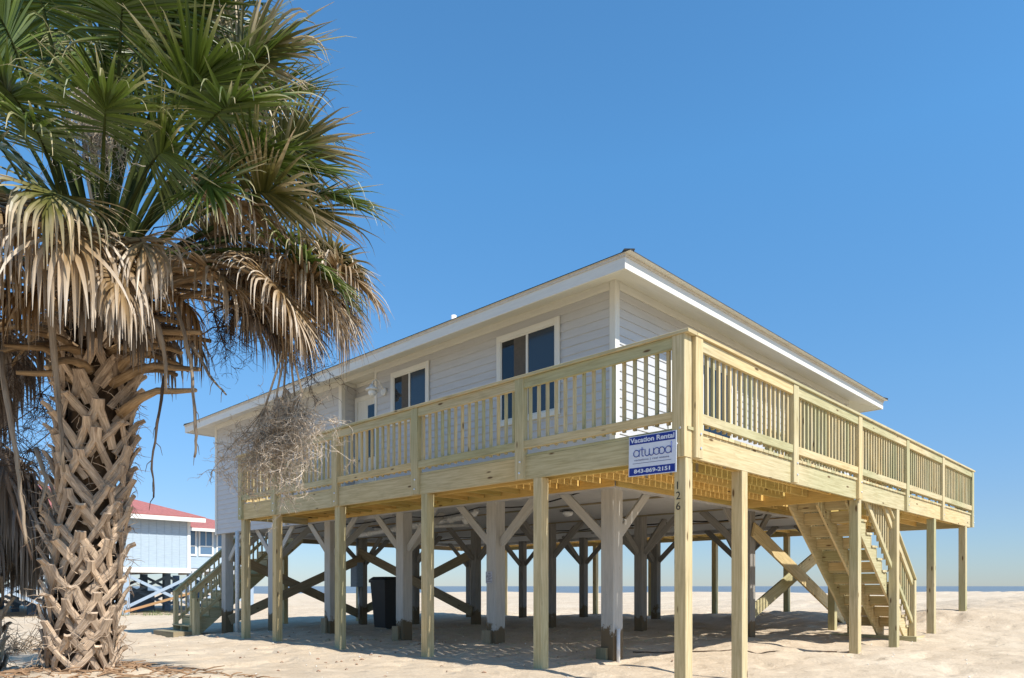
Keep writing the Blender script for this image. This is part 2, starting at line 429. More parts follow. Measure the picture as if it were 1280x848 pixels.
# hip roof with course steps
roof = MB()
ov = .10
x0, y0, x1, y1 = FU0-ov*.3, FV0-ov, FU1+ov*.4, FV1+ov*.4
half = (x1-x0)/2; step = .16; z = zt+.014; k = 0; d = 0
ring(roof, (x0, y0, x1, y1), z, (x0, y0, x1, y1), z+.014)
roof_u = len(roof.f)
roof.face([(x0, y0, z), (x0, y1, z), (FU0+.3, FV1-.3, z+.001), (FU0+.3, FV0+.3, z+.001)]); roof.face([(x0, y0, z), (FU0+.3, FV0+.3, z+.001), (FU1-.3, FV0+.3, z+.001), (x1, y0, z)])
roof.face([(x1, y0, z), (FU1-.3, FV0+.3, z+.001), (FU1-.3, FV1-.3, z+.001), (x1, y1, z)]); roof.face([(x0, y1, z), (x1, y1, z), (FU1-.3, FV1-.3, z+.001), (FU0+.3, FV1-.3, z+.001)])
for k_ in range(roof_u, len(roof.f)): roof.mi[k_] = 1
z += .014; PITCH = .34
while d < half-.001:
    d2 = min(d+step, half)
    ring(roof, (x0+d, y0+d, x1-d, y1-d), z+d*PITCH, (x0+d2, y0+d2, x1-d2, y1-d2), z+d2*PITCH-.008)
    if d2 < half: ring(roof, (x0+d2, y0+d2, x1-d2, y1-d2), z+d2*PITCH-.008, (x0+d2, y0+d2, x1-d2, y1-d2), z+d2*PITCH)
    d = d2
rf = build('roof', roof, (SHINGLE, WHITE), house)
# ridge and hip caps poke up a little past the corner
cp = MB()
for (cx_, cy_), (dx_, dy_) in (((x0, y0), (1, 1)), ((x1, y0), (-1, 1)), ((x0, y1), (1, -1)), ((x1, y1), (-1, -1))):
    cp.beam((cx_+dx_*.03, cy_+dy_*.03, z+.012), (cx_+dx_*half, cy_+dy_*half, z+.012+half*PITCH), .14, .022)
cp.beam((x0+half, y0+half, z+half*PITCH+.01), (x0+half, y1-half, z+half*PITCH+.01), .26, .03)
build('ridge_cap', cp, SHINGLE, rf)
vz = z+(2.7-x0)*PITCH
build('vent_pipe', MB().tube([(2.7, 6.78, vz-.1), (2.7, 6.78, 6.36)], .055, 12), PVC, rf)
# floor and ceiling under the house
mb = MB()
u = HU0+.13
while u < HU1-.13:
    u2 = min(u+1.22, HU1-.13)
    v = HV0+.13
    while v < HV1-.13:
        v2 = min(v+2.44, HV1-.13)
        mb.box((u+.003, v+.003, 2.47), (u2-.003, v2-.003, 2.49), .002); v = v2
    u = u2
build('underside_board', mb, CEIL, house, label='white board ceiling beneath the house floor')
mb = MB()
for u in (3.4, 5.86, 8.3): mb.box((u-.04, HV0+.2, 2.445), (u+.04, HV1-.2, 2.468), .002)
build('ceiling_batten', mb, WOODD, house)
mb = MB()
for u in (1.74, 5.98, 10.42): mb.box((u-.05, HV0+.06, 2.50), (u+.05, HV1-.06, 2.62), .003)
mb.box((HU0+.13, HV0+.13, 2.5), (HU1-.13, HV1-.13, 2.65), 0)
build('floor_frame', mb, PILE, house)

# windows and doors: frame proud of the siding, sash, two panes
def window(axis_, fixed, a0, a1, z0, z1, divider=.5, doorlike=False, nm='window'):
    def P(a, d, zz): return (fixed-d, a, zz) if axis_ == 'u' else (a, fixed-d, zz)
    fr = MB(); t = .085
    fr.box(P(a0, .017, z0), P(a0+t, .045, z1)); fr.box(P(a1-t, .017, z0), P(a1, .045, z1))
    fr.box(P(a0+t, .017, z1-t), P(a1-t, .045, z1)); fr.box(P(a0+t, .017, z0), P(a1-t, .045, z0+t))
    b0, b1, c0, c1 = a0+t, a1-t, z0+t, z1-t; s = .022
    fr.box(P(b0, .012, c0), P(b0+s, .034, c1)); fr.box(P(b1-s, .012, c0), P(b1, .034, c1)); fr.box(P(b0+s, .012, c1-s), P(b1-s, .034, c1)); fr.box(P(b0+s, .012, c0), P(b1-s, .034, c0+s))
    m_ = b0+(b1-b0)*divider
    fr.box(P(m_-.022, .012, c0+s), P(m_+.022, .038, c1-s))
    f = build(nm, fr, WHITE, house)
    near = MB().box(P(b0+s, .004, c0+s), P(m_-.022, .024, c1-s), 0)
    far = MB().box(P(m_+.022, .003, c0+s), P(b1-s, .020, c1-s), 0)
    build('pane', near, GLASS_B, f); build('pane', far, GLASS_D, f)
    cu = MB()
    if not doorlike:
        cu.box(P(m_+.03, .0205, c0+s+.0), P(m_+.03+(b1-m_)*.45, .0212, c1-s), 0)
        build('curtain', cu, CURTAIN, f)
    return f
window('u', HU0, 3.04, 4.38, 3.58, 5.05)
window('u', HU0, 6.12, 7.26, 4.05, 5.06)
window('u', HU0, 10.40, 11.35, 4.10, 5.0)
# glazed doors on the sunny side, seen through the rail
window('v', HV0, 2.9, 5.0, 2.70, 4.75, doorlike=True, nm='sliding_door')
window('v', HV0, 7.2, 8.6, 3.6, 4.9)
# entrance door in the recess
dr = MB(); U0 = HU0+RD
for a, b in (((U0-.06, 8.06, 2.67), (U0-.012, 8.14, 4.95)), ((U0-.06, 8.86, 2.67), (U0-.012, 8.96, 4.95)), ((U0-.06, 8.14, 4.86), (U0-.012, 8.86, 4.95))): dr.box(a, b)
dr.box((U0-.045, 8.141, 2.68), (U0-.013, 8.859, 4.859), .002)
for a, b in (((U0-.055, 8.26, 2.95), (U0-.046, 8.74, 3.5)),): dr.box(a, b)
d = build('door', dr, WHITE, house)
build('pane', MB().box((U0-.058, 8.20, 3.65), (U0-.046, 8.48, 4.72), 0), GLASS_D, d)
build('handle', MB().tube([(U0-.05, 8.8, 3.62), (U0-.10, 8.8, 3.62), (U0-.10, 8.8, 3.66)], .018, 8), GALV, d)

# piles of the house, three rows of six, with knee braces
PU = (1.72, 5.98, 10.44); PV = (2.22, 4.60, 7.10, 9.66, 12.2, 14.78)
for iu, u in enumerate(PU):
    for iv, v in enumerate(PV):
        w = .23 if iu == 0 else .20
        zb = gz(u, v)-.5
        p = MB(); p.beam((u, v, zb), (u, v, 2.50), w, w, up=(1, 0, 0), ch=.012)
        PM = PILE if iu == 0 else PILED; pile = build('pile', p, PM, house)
        def brace(du, dv):
            L = .86; o = w/2+.0; off = w/2-.045
            a = Vector((u+du*o, v+dv*o, 1.70)); b_ = Vector((u+du*(o+L), v+dv*(o+L), 2.48))
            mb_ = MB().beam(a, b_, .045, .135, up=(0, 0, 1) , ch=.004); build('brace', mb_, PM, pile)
        if iv > 0: brace(0, -1)
        if iv < 5: brace(0, 1)
        if iu < 2: brace(1, 0)
        if iu > 0: brace(-1, 0)
        if iu == 0 and iv < 4:
            # scabbed-on sister block at the rotten foot
            g0 = gz(u-.1, v)
            build('foot_block', MB().box((u-w/2-.055, v-.02, g0-.3), (u-w/2-.002, v+.16, g0+.17+.05*iv)), WOODD, pile)
# long cross braces of new lumber
def xb(p0, p1, off, lab=None):
    d = Vector(p1)-Vector(p0)
    build('cross_brace', MB().beam(Vector(p0)+Vector(off), Vector(p1)+Vector(off), .045, .27), WOOD, house, label=lab)
xb((5.9, 2.22, 2.05), (10.5, 2.22, .25), (0, -.14, 0), 'new yellow cross brace falling seaward'); xb((5.9, 2.22, .30), (10.5, 2.22, 2.0), (0, .14, 0))
def xd(p0, p1, off): build('cross_brace', MB().beam(Vector(p0)+Vector(off), Vector(p1)+Vector(off), .045, .25), WOODD, house)
xd((5.98, 9.66, .35), (5.98, 14.78, 2.05), (-.14, 0, 0)); xd((5.98, 9.66, 1.95), (5.98, 14.78, .3), (.14, 0, 0))
xd((1.72, 14.78, 1.9), (5.98, 14.78, .12), (0, .14, 0)); xd((1.72, 14.78, .1), (5.98, 14.78, 1.9), (0, -.14, 0))

# ------------------------------------------------------------------ the deck
deck = thing('wraparound_deck', (0, 0, 0), 'new yellow pine deck with baluster railing wrapped round the raised house', 'deck')
DV = 10.35; DU = 12.70; RB, RT = 2.36, 2.646
# deck boards laid along Y with gaps that let the sun through
OP = (5.15, 8.35, .14, 1.42)   # stair opening
mb = MB(); u = .002
while u < DU+.02:
    u2 = u+.139
    segs = []
    if u2 < HU0-.01: segs = [(-.02, DV-.01)]
    elif u > HU1+.02: segs = [(-.02, HV1+1.6)]
    else:
        segs = [(-.02, HV0-.02)]
        if u2 > OP[0] and u < OP[1]: segs = [(-.02, OP[2]-.02), (OP[3]+.02, HV0-.02)]
    for a, b_ in segs: mb.box((u, a, RT+.002), (u2, b_, RT+.036), .003)
    u += .148
# walkway behind the far end
u = 4.2
while u < HU1-.1:
    mb.box((u, HV1+.04, RT+.002), (u+.139, HV1+1.6, RT+.036), .003); u += .148
build('deck_boards', mb, WOOD, deck)
def joist(a, b_, h=.19, zt_=RT-.0, mat=WOODU, nm='joist'):
    build(nm, MB().beam((a[0], a[1], zt_-h/2), (b_[0], b_[1], zt_-h/2), .038, h), mat, deck)
v = .40
while v < HV0-.1:
    if OP[2] < v < OP[3]+.02: joist((.04, v), (OP[0]-.05, v)); joist((OP[1]+.05, v), (DU-.04, v))
    else: joist((.04, v), (DU-.04, v))
    v += .38
v = HV0+.22
while v < DV-.1: joist((.04, v), (HU0-.06, v)); v += .40
v = HV0+.22
while v < HV1+1.5: joist((HU1+.06, v), (DU-.04, v)); v += .40
joist((HU0+.02, HV0-.022), (HU1, HV0-.022), .24, nm='ledger'); joist((HU0-.024, HV0+.0), (HU0-.024, DV), .24, nm='ledger'); joist((HU1+.03, HV0), (HU1+.03, HV1), .24, nm='ledger')
joist((OP[0]-.02, .06), (OP[0]-.02, HV0-.05), .286, nm='header_beam'); joist((OP[1]+.02, .06), (OP[1]+.02, HV0-.05), .24, nm='header_beam')
joist((OP[0], OP[3]+.02), (OP[1], OP[3]+.02), .24, nm='header_beam')
# carrying beam on the outer posts of the shaded side and corner beams
joist((.22, .06), (.22, DV-.05), .10, RT-.195, nm='carrying_beam')

LEFTP = [0.0, 2.31, 4.46, 6.65, 8.80, 10.20]      # near edge of the rail posts, left side
RIGHTP = [.115, 2.62, 5.06, 7.54, 9.98, 12.56]
PW = .15
# rim boards, one per bay
for a, b_ in zip(LEFTP[:-1], LEFTP[1:]):
    build('rim_board', MB().box((0, a+PW/2+.002, RB), (.038, b_+PW/2-.002, RT)), WOOD, deck)
for a, b_ in zip([-.075+.0]+RIGHTP[1:-1], RIGHTP[1:]):
    build('rim_board', MB().box((a+PW/2+.002, 0, RB), (b_+PW/2-.002, .038, RT)), WOOD, deck)
build('rim_board', MB().box((.04, DV-.038, RB), (HU0-.03, DV, RT)), WOOD, deck)
OV = [0.0, 2.2, 4.35, 6.5, 8.65, 10.8, 12.95, 15.0, 16.55]
for a, b_ in zip(OV[:-1], OV[1:]):
    build('rim_board', MB().box((DU-.038, a+.05, RB), (DU, b_+.048, RT)), WOOD, deck)
build('rim_board', MB().box((4.2, HV1+1.60, RB), (DU-.04, HV1+1.638, RT)), WOODD, deck)
build('rim_board', MB().box((4.2, HV1+.06, RB+.05), (4.24, HV1+1.60, RT)), WOODD, deck)

def post(x0, y0, x1, y1, z0, z1, nm='railing_post', mat=WOOD):
    return build(nm, MB().beam(((x0+x1)/2, (y0+y1)/2, z0), ((x0+x1)/2, (y0+y1)/2, z1), abs(y1-y0), abs(x1-x0), up=(1, 0, 0), ch=.006), mat, deck)
def bolts(par, pts, nrm):
    for p in pts: build('bolt', MB().tube([Vector(p), Vector(p)+Vector(nrm)*.012], .012, 8), BOLT, par)
ZC = 3.645
for i, v in enumerate(LEFTP):
    if i == 0: p = post(-.048, -.006, .10, .148, RB-.0, ZC)
    else: p = post(-.05, v, .045, v+PW, RB+.004, ZC)
    x = -.05 if i else -.048
    bolts(p, [(x, v+.045, 2.66), (x, v+.085, 2.5)] if i == 0 else [(x, v+.05, 2.58), (x, v+.06, 2.44)], (-1, 0, 0))
for i, u in enumerate(RIGHTP):
    p = post(u, -.05, u+PW, .045, RB+.004, ZC)
    bolts(p, [(u+.09, -.05, 2.62), (u+.09, -.05, 2.47)], (0, -1, 0))
for i, v in enumerate(OV[1:]): post(DU-.045, v-.02, DU+.05, v+.12, RB+.004, ZC)
nbal = [0]; restbal = MB()
def railing(p0, p1, n, out, tops=True, zoff=0.0):
    """one bay between posts: top rail, bottom rail, balusters on the inner face of the rails"""
    p0 = Vector(p0); p1 = Vector(p1); o = Vector(out)
    sec = MB()
    sec.beam(p0+o*.015+Vector((0, 0, ZC-.066)), p1+o*.015+Vector((0, 0, ZC-.066)), .038, .130)
    sec.beam(p0+o*.015+Vector((0, 0, 2.80)), p1+o*.015+Vector((0, 0, 2.80)), .038, .105)
    # block holding the lower rail off the post
    s = build('railing_section', sec, WOOD, deck)
    for k in range(n):
        t = (k+.55)/n; q = p0.lerp(p1, t)-o*.024; j = R.uniform(-.003, .003)
        zb = 2.732+R.uniform(-.006, .006)
        if nbal[0] < 100:
            build('baluster', MB().beam((q.x+j, q.y+j, zb), (q.x, q.y, ZC-.03), .037, .037, up=(1, 0, 0), ch=.003), WOOD, s)
        else: restbal.beam((q.x+j, q.y+j, zb), (q.x, q.y, ZC-.03), .037, .037, up=(1, 0, 0), ch=.003)
        nbal[0] += 1
for i in range(5):
    if i == 0: railing((0, LEFTP[0]+PW, 0), (0, LEFTP[1], 0), 15, (-1, 0, 0))
    else: railing((0, LEFTP[i]+PW, 0), (0, LEFTP[i+1], 0), [0, 14, 14, 14, 9][i], (-1, 0, 0))
    railing((RIGHTP[i]+PW, 0, 0), (RIGHTP[i+1], 0, 0), 18, (0, -1, 0))
railing((.05, DV, 0), (HU0-.04, DV, 0), 10, (0, 1, 0))
for a, b_ in zip(OV[:-1], OV[1:]): railing((DU, a+.12 if a else .10, 0), (DU, b_-.02, 0), 15, (1, 0, 0))
railing((4.2, HV1+1.62, 0), (7.0, HV1+1.62, 0), 20, (0, 1, 0)); railing((7.0, HV1+1.62, 0), (9.8, HV1+1.62, 0), 20, (0, 1, 0)); railing((9.8, HV1+1.62, 0), (DU-.05, HV1+1.62, 0), 20, (0, 1, 0))
# guard round the stair opening
for u in (OP[0]-.02, 6.75, OP[1]): post(u, OP[3]+.0, u+.09, OP[3]+.09, RT+.04, ZC, 'guard_post')
railing((OP[0]+.07, OP[3]+.05, 0), (6.75, OP[3]+.05, 0), 11, (0, 1, 0)); railing((6.84, OP[3]+.05, 0), (OP[1], OP[3]+.05, 0), 11, (0, 1, 0))
railing((OP[1]+.05, .12, 0), (OP[1]+.05, OP[3], 0), 9, (1, 0, 0))
build('baluster_row', restbal, WOOD, deck, kind='stuff')
cap = MB()
cap.beam((.032, -.06, ZC+.021), (.032, 4.5, ZC+.021), .19, .038); cap.beam((.032, 4.503, ZC+.021), (.032, DV+.06, ZC+.021), .19, .038)
cap.beam((.129, .032, ZC+.021), (5.13, .032, ZC+.021), .19, .038); cap.beam((5.133, .032, ZC+.021), (10.05, .032, ZC+.021), .19, .038); cap.beam((10.053, .032, ZC+.021), (DU+.06, .032, ZC+.021), .19, .038)
cap.beam((DU-.032, .129, ZC+.021), (DU-.032, HV1+1.7, ZC+.021), .19, .038)
cap.beam((.129, DV-.032, ZC+.021), (HU0-.04, DV-.032, ZC+.021), .15, .038)
cap.beam((OP[0]-.02, OP[3]+.045, ZC+.021), (OP[1]+.12, OP[3]+.045, ZC+.021), .14, .038)
cap.beam((4.2, HV1+1.6, ZC+.021), (DU-.13, HV1+1.6, ZC+.021), .14, .038)
build('cap_rail', cap, WOOD, deck)
# support posts
def sup(u, v, w=.14, zt_=RB-.002, mat=WOOD):
    return post(u, v, u+w, v+w, gz(u+w/2, v+w/2)-.5, zt_, 'support_post', mat)
corner = sup(-.01, 0.002)
for v in (2.04, 4.29, 6.64, 8.84, 10.17): sup(0.0, v)
for u in (1.26, 5.16, 7.12, 9.52): sup(u, 0.0)
sup(12.12, 0.0)
for v in (4.25, 6.40, 8.60, 10.8, 13.0, 15.1): sup(DU-.16, v)
for u in (4.3, 7.0, 9.8): sup(u, HV1+1.46)
sup(12.5, HV1+1.46)
# hangers (bright metal brackets) near the corner
mb = MB()
for (u, v) in ((1.52, .40), (1.52, .78), (1.52, 1.16), (1.52, 1.54)):
    mb.box((u+.0, v-.024, 2.46), (u+.06, v-.0195, 2.62), 0)
build('joist_hanger', mb, GALV, deck)

# ------------------------------------------------------------------ stairs
def stairs(name, u0, z0, u1, v0, v1, nst, label, rails, mats=(WOOD, WOOD), newel_h=1.1):
    """rises from (u0,z0) at the top to the ground at u1 (either direction along X)"""
    zg = gz(u1, (v0+v1)/2)+.02
    st = thing(name, (u1, (v0+v1)/2, zg), label, 'stairs')
    rise = (z0-zg)/(nst+1); run = (u1-u0)/nst
    sg = 1 if run > 0 else -1
    for v in (v0+.02, (v0+v1)/2, v1-.02):
        poly = []
        for k in range(nst):
            ua = u0+run*k; zz = z0-rise*(k+1)
            poly += [(ua, zz), (ua+run, zz)]
        low = [(u1, zg-.05), (u1-run*.80, zg-.05), (u0, z0-rise*1-.16)]
        build('stringer', MB().ngon_prism(poly+low, 'y', v-.019, v+.019), mats[0], st)
    for k in range(nst):
        ua = u0+run*k; zz = z0-rise*(k+1)
        mb = MB()
        for j in range(2):
            c = ua+run*(.26+.5*j)+sg*.01
            mb.beam((c, v0-.02, zz+.021), (c, v1+.02, zz+.021), abs(run)*.5-.008, .036)
        build('tread', mb, mats[1], st)
        if k < nst-1: build('riser', MB().beam((ua+run*1.0+sg*.022, v0+.0, zz-rise*.5+.012), (ua+run*1.0+sg*.022, v1-.0, zz-rise*.5+.012), .02, rise-.055), mats[1], st)
    # sloping railings on the given sides
    for v, side in rails:
        zn = zg+newel_h
        nt_ = build('newel_post', MB().beam((u1-run*.3, v, zg-.45), (u1-run*.3, v, zn), .11, .11, up=(1, 0, 0), ch=.006), mats[0], st)
        a = Vector((u1-run*.3, v, zn-.06)); slope = (z0-zg)/(u0-u1)
        ue = u0+run*.8; b_ = Vector((ue, v, zn-.06+(ue-a.x)*slope))
        top = MB().beam(a+Vector((0, side*.0, 0)), b_, .038, .13); top.beam(a+Vector((sg*.06, 0, .07)), b_+Vector((0, 0, .085)), .12, .036)
        dn = Vector((0, 0, -.72)); top.beam(a+dn+Vector((-sg*.03, 0, 0)), b_+dn, .038, .09)
        h = build('handrail', top, mats[0], st)
        n = int(abs(b_.x-a.x)/.125)
        for k in range(1, n):
            q = a.lerp(b_, k/n)+Vector((0, -side*.038, 0))
            build('baluster', MB().beam(q+Vector((0, 0, -.80)), q+Vector((0, 0, .03)), .036, .036, up=(1, 0, 0), ch=.003), mats[0], h)
    return st, zg
st, zg = stairs('staircase', 5.18, 2.682, 8.50, .17, 1.12, 12, 'open yellow pine stairs under the sunny side of the deck', [(-.0+.10, -1), (1.22, 1)])
# landing frame at its foot
mb = MB()
for a, b_ in (((8.1, -.05, zg-.1), (8.14, 1.75, zg+.05)), ((8.14, .0, zg-.12), (9.5, .04, zg+.03)), ((8.14, 1.7, zg-.1), (9.2, 1.74, zg+.04)), ((8.0, 1.3, zg-.1), (8.05, 2.5, zg+.04))): mb.box(a, b_)
build('landing_frame', mb, WOOD, st)
build('newel_post', MB().beam((8.75, 1.70, zg-.4), (8.75, 1.70, 1.25), .14, .14, up=(1, 0, 0)), WOOD, st)
st2, zg2 = stairs('staircase', 4.22, 2.682, .92, 15.28, 16.4, 12, 'shaded wooden stairs climbing past the far end of the house', [(15.28, -1), (16.4, 1)], newel_h=1.15)
build('landing_frame', MB().box((.45, 15.1, zg2-.25), (1.05, 16.5, zg2+.12)), WOODD, st2)
build('newel_post', MB().beam((.98, 15.0, zg2-.3), (.98, 15.0, zg2+.98), .15, .15, up=(1, 0, 0)), WOOD, st2)

# ------------------------------------------------------------------ text helper
def text_mesh(txt, size, depth=.002, bold=0.0):
    cu = bpy.data.curves.new('lettering', 'FONT'); cu.body = txt; cu.size = size; cu.extrude = depth; cu.offset = bold
    cu.resolution_u = 4
    o = bpy.data.objects.new('lettering_tmp', cu); COL.objects.link(o)
    dg = bpy.context.evaluated_depsgraph_get(); dg.update()
    m = bpy.data.meshes.new_from_object(o.evaluated_get(dg))
    bpy.data.objects.remove(o); return m
def place_text(txt, parent, origin, right, up, width, height, mat, name, depth=.002, bold=0.0):
    """fit the text into width x height with its lower-left at origin"""
    m = text_mesh(txt, 1.0, 0.0, bold)
    co = np.array([v.co[:] for v in m.vertices]); lo, hi = co.min(0), co.max(0)
    sx, sy = width/(hi[0]-lo[0]), height/(hi[1]-lo[1])
    right = Vector(right).normalized(); up = Vector(up).normalized(); nrm = right.cross(up)
    # give it thickness
    for v in m.vertices:
        p = Vector(origin)+right*((v.co.x-lo[0])*sx)+up*((v.co.y-lo[1])*sy)+nrm*depth
        v.co = p
    m.materials.clear(); m.materials.append(mat); m.update()
    o = bpy.data.objects.new(name, m); COL.objects.link(o); o.parent = parent
    if parent.type == 'EMPTY': o.location = -parent.location
    return o

# rental sign: hung on the shaded rim beside the corner post (facing -X)
sg = thing('rental_sign', (-.07, .38, 2.2), 'blue and white vacation rental sign on the deck corner beside the corner post', 'sign')
th = math.radians(1.3)
ctr = Vector((-.066, .378, 2.425)); rt = Vector((0, -math.cos(th), -math.sin(th)*-.4)); upv = Vector((0, -math.sin(th)*.6, 1)).normalized(); rt.normalize()
rt = (rt-upv*rt.dot(upv)).normalized(); nr = rt.cross(upv)
SW, SH = .600, .440
def sp(x, y, d=0): return ctr+rt*(x*SW/2)+upv*(y*SH/2)+nr*d
def plate(x0, y0, x1, y1, d0, d1):
    mb = MB(); A = [sp(x0, y0, d0), sp(x1, y0, d0), sp(x1, y1, d0), sp(x0, y1, d0)]; B = [sp(x0, y0, d1), sp(x1, y0, d1), sp(x1, y1, d1), sp(x0, y1, d1)]
    mb.face(B); mb.face(A[::-1])
    for k in range(4): mb.face([A[k], A[(k+1) % 4], B[(k+1) % 4], B[k]])
    return mb
build('panel', plate(-1, -1, 1, 1, -.004, .004), SIGNW, sg)
build('top_band', plate(-.97, .58, .955, .965, .0045, .0055), NAVY, sg)
build('bottom_band', plate(-.97, -.965, .955, -.58, .0045, .0055), NAVY, sg)
place_text('Vacation Rental', sg, sp(-.94, .655, .006), rt, upv, SW*.93, SH*.125, SIGNW, 'lettering', .001, .03)
place_text('843-869-2151', sg, sp(-.76, -.87, .006), rt, upv, SW*.76, SH*.105, SIGNW, 'lettering', .001, .035)
place_text('vacations | real estate', sg, sp(-.76, -.28, .0055), rt, upv, SW*.74, SH*.062, SIGNG, 'lettering', .0015, .012)
mb = plate(-.82, -.385, .80, -.36, .0045, .0052)
build('thin_rule', mb, SIGNG, sg)
# the round-lettered name, drawn as strokes
lg = MB(); LW = .0095
def stroke(pts):
    lg.tube([sp(x, y, .007) for x, y in pts], LW*.5, 5)
def circ(cx_, cy_, rx, ry, a0=0, a1=360, n=20): return [(cx_+rx*math.cos(math.radians(a0+(a1-a0)*k/n)), cy_+ry*math.sin(math.radians(a0+(a1-a0)*k/n))) for k in range(n+1)]
ry = .165; rx = ry*SH/SW; y0_ = .12
stroke(circ(-.66, y0_, rx, ry)); stroke([(-.66+rx, y0_+ry), (-.66+rx, y0_-ry)])
stroke([(-.42, .40), (-.42, y0_-ry+.06), (-.40, y0_-ry+.01), (-.34, y0_-ry)]); stroke([(-.50, y0_+ry), (-.34, y0_+ry)])
stroke([(-.29, y0_+ry), (-.29, y0_-.05)]+circ(-.29+rx*.75, y0_-.04, rx*.75, ry*.8, 180, 360, 10)+[(-.29+rx*1.5, y0_+ry)])
stroke([(-.29+rx*1.5, y0_-.05)]+circ(-.29+rx*2.25, y0_-.04, rx*.75, ry*.8, 180, 360, 10)+[(-.29+rx*3, y0_+ry)])
stroke(circ(.20, y0_, rx, ry)); stroke(circ(.20+rx*1.75, y0_, rx, ry))
stroke(circ(.68, y0_, rx, ry)); stroke([(.68+rx, .50), (.68+rx, y0_-ry)])
build('lettering', lg, INKB, sg)

hn = thing('house_number', (-.012, .09, 1.8), 'black stick-on digits 126 down the corner deck post', 'house number')
for ch_, zz in (('1', 2.025), ('2', 1.918), ('6', 1.806)):
    place_text(ch_, hn, (-.0125, .115 if ch_ != '1' else .105, zz), (0, -1, 0), (0, 0, 1), .052 if ch_ != '1' else .012, .082, BLACK, 'digit', .002, .0)

# ------------------------------------------------------------------ small things on and under the house
lp = thing('wall_lamp', (1.53, 7.55, 4.75), 'white gooseneck lamp on the shaded wall beside the entrance', 'lamp')
build('back_plate', MB().tube([(1.545, 7.48, 4.76), (1.50, 7.48, 4.76)], .075, 14), PVC, lp)
build('arm', MB().tube([(1.50, 7.48, 4.80), (1.42, 7.48, 4.93), (1.34, 7.49, 4.95), (1.28, 7.50, 4.90), (1.27, 7.50, 4.83)], .014, 8), PVC, lp)
build('shade', MB().tube([(1.27, 7.5, 4.85), (1.27, 7.5, 4.80), (1.27, 7.5, 4.77), (1.27, 7.5, 4.735)], [.04, .06, .115, .135], 16), PVC, lp)
build('globe', MB().tube([(1.27, 7.5, 4.735), (1.27, 7.5, 4.68), (1.27, 7.5, 4.64), (1.27, 7.5, 4.62)], [.075, .08, .06, .02], 14), LAMPG, lp)

dp = thing('drain_pipe', (1.5, 11.2, 2.6), 'white pipe with a yellow tag against the shaded wall', 'pipe')
v_ = 11.23
build('pipe', MB().tube([(1.49, v_, 2.4), (1.49, v_, 3.52)], .035, 10), PVC, dp)
build('tag', MB().box((1.44, v_-.14, 2.95), (1.452, v_-.05, 3.35)), YEL, dp)

def floodlamp(x, y, lab):
    o = thing('ceiling_lamp', (x, y, 2.46), lab, 'lamp', 'lamps under the house')
    build('base', MB().box((x-.11, y-.11, 2.425), (x+.11, y+.11, 2.445)), DARKMETAL, o)
    build('diffuser', MB().tube([(x, y, 2.425), (x, y, 2.38), (x, y, 2.34)], [.10, .10, .06], 12), LAMPG, o)
floodlamp(3.9, 4.85, 'lamp under the house nearest the camera, with its dark square base')
floodlamp(8.8, 7.9, 'lamp farther back under the house towards the sea')
floodlamp(3.6, 10.6, 'lamp under the house near the white drain pipes')
wp = thing('waste_pipe', (3, 9, 2.3), 'white waste pipe slung beneath the house floor', 'pipe')
build('pipe', MB().tube([(2.5, 5.9, 2.43), (2.5, 5.95, 2.36), (2.55, 6.2, 2.33), (3.45, 11.6, 2.24), (3.7, 13.4, 2.2)], .055, 10), PVC, wp)
build('pipe', MB().tube([(4.4, 8.2, 2.40), (3.0, 8.9, 2.29)], .04, 10), PVC, wp)
for t in (.12, .35, .55, .8):
    q = Vector((2.55, 6.2, 2.33)).lerp(Vector((3.45, 11.6, 2.24)), t); build('coupling', MB().tube([q+Vector((-.012, -.06, 0)), q+Vector((.012, .06, 0))], .068, 10), PVC, wp)
build('coupling', MB().tube([(2.55, 6.3, 2.32), (2.62, 6.3, 2.22)], .07, 10), PVC, wp)
cb = thing('hanging_cable', (1.7, 9, 2.4), 'black cable sagging along the ceiling under the house', 'cable')
pts = []
for k in range(40):
    t = k/39; pts.append((1.95+.3*math.sin(t*5), 3+11*t, 2.44-.10*abs(math.sin(t*14))))
build('cable', MB().tube(pts, .012, 5), CABLE, cb)
pts = [(7.2+.2*math.sin(k*.5), 2.5+k*.36, 2.44-.05*abs(math.sin(k*.6))) for k in range(33)]
build('cable', MB().tube(pts, .014, 5), CABLE, cb)

cd = thing('white_conduit', (1.6, 2.11, 0), 'short white pipe stub against the foot of the nearest pile', 'pipe')
build('pipe', MB().tube([(1.66, 2.062, gz(1.66, 2.06)-.1), (1.66, 2.062, .40)], .026, 10), PVC, cd)
cd = thing('white_conduit', (1.9, 13.7, 0), 'tall white pipe standing beside the farthest front pile', 'pipe')
build('pipe', MB().tube([(1.42, 13.55, gz(1.42, 13.5)-.1), (1.42, 13.55, 2.39)], .05, 12), PVC, cd)

nb = thing('notice_sheet', (1.598, 4.6, 1.1), 'small grey printed notice on the second white pile', 'notice')
build('sheet', MB().box((1.594, 4.56, 1.05), (1.5985, 4.71, 1.245), 0), PAPER, nb)
mb = MB()
for k in range(6): mb.box((1.5925, 4.58+.01*(k % 2), 1.075+k*.026), (1.5938, 4.69-.02*(k % 3), 1.083+k*.026), 0)
build('printed_lines', mb, plain('dark_print', (.10, .11, .15), .7), nb)

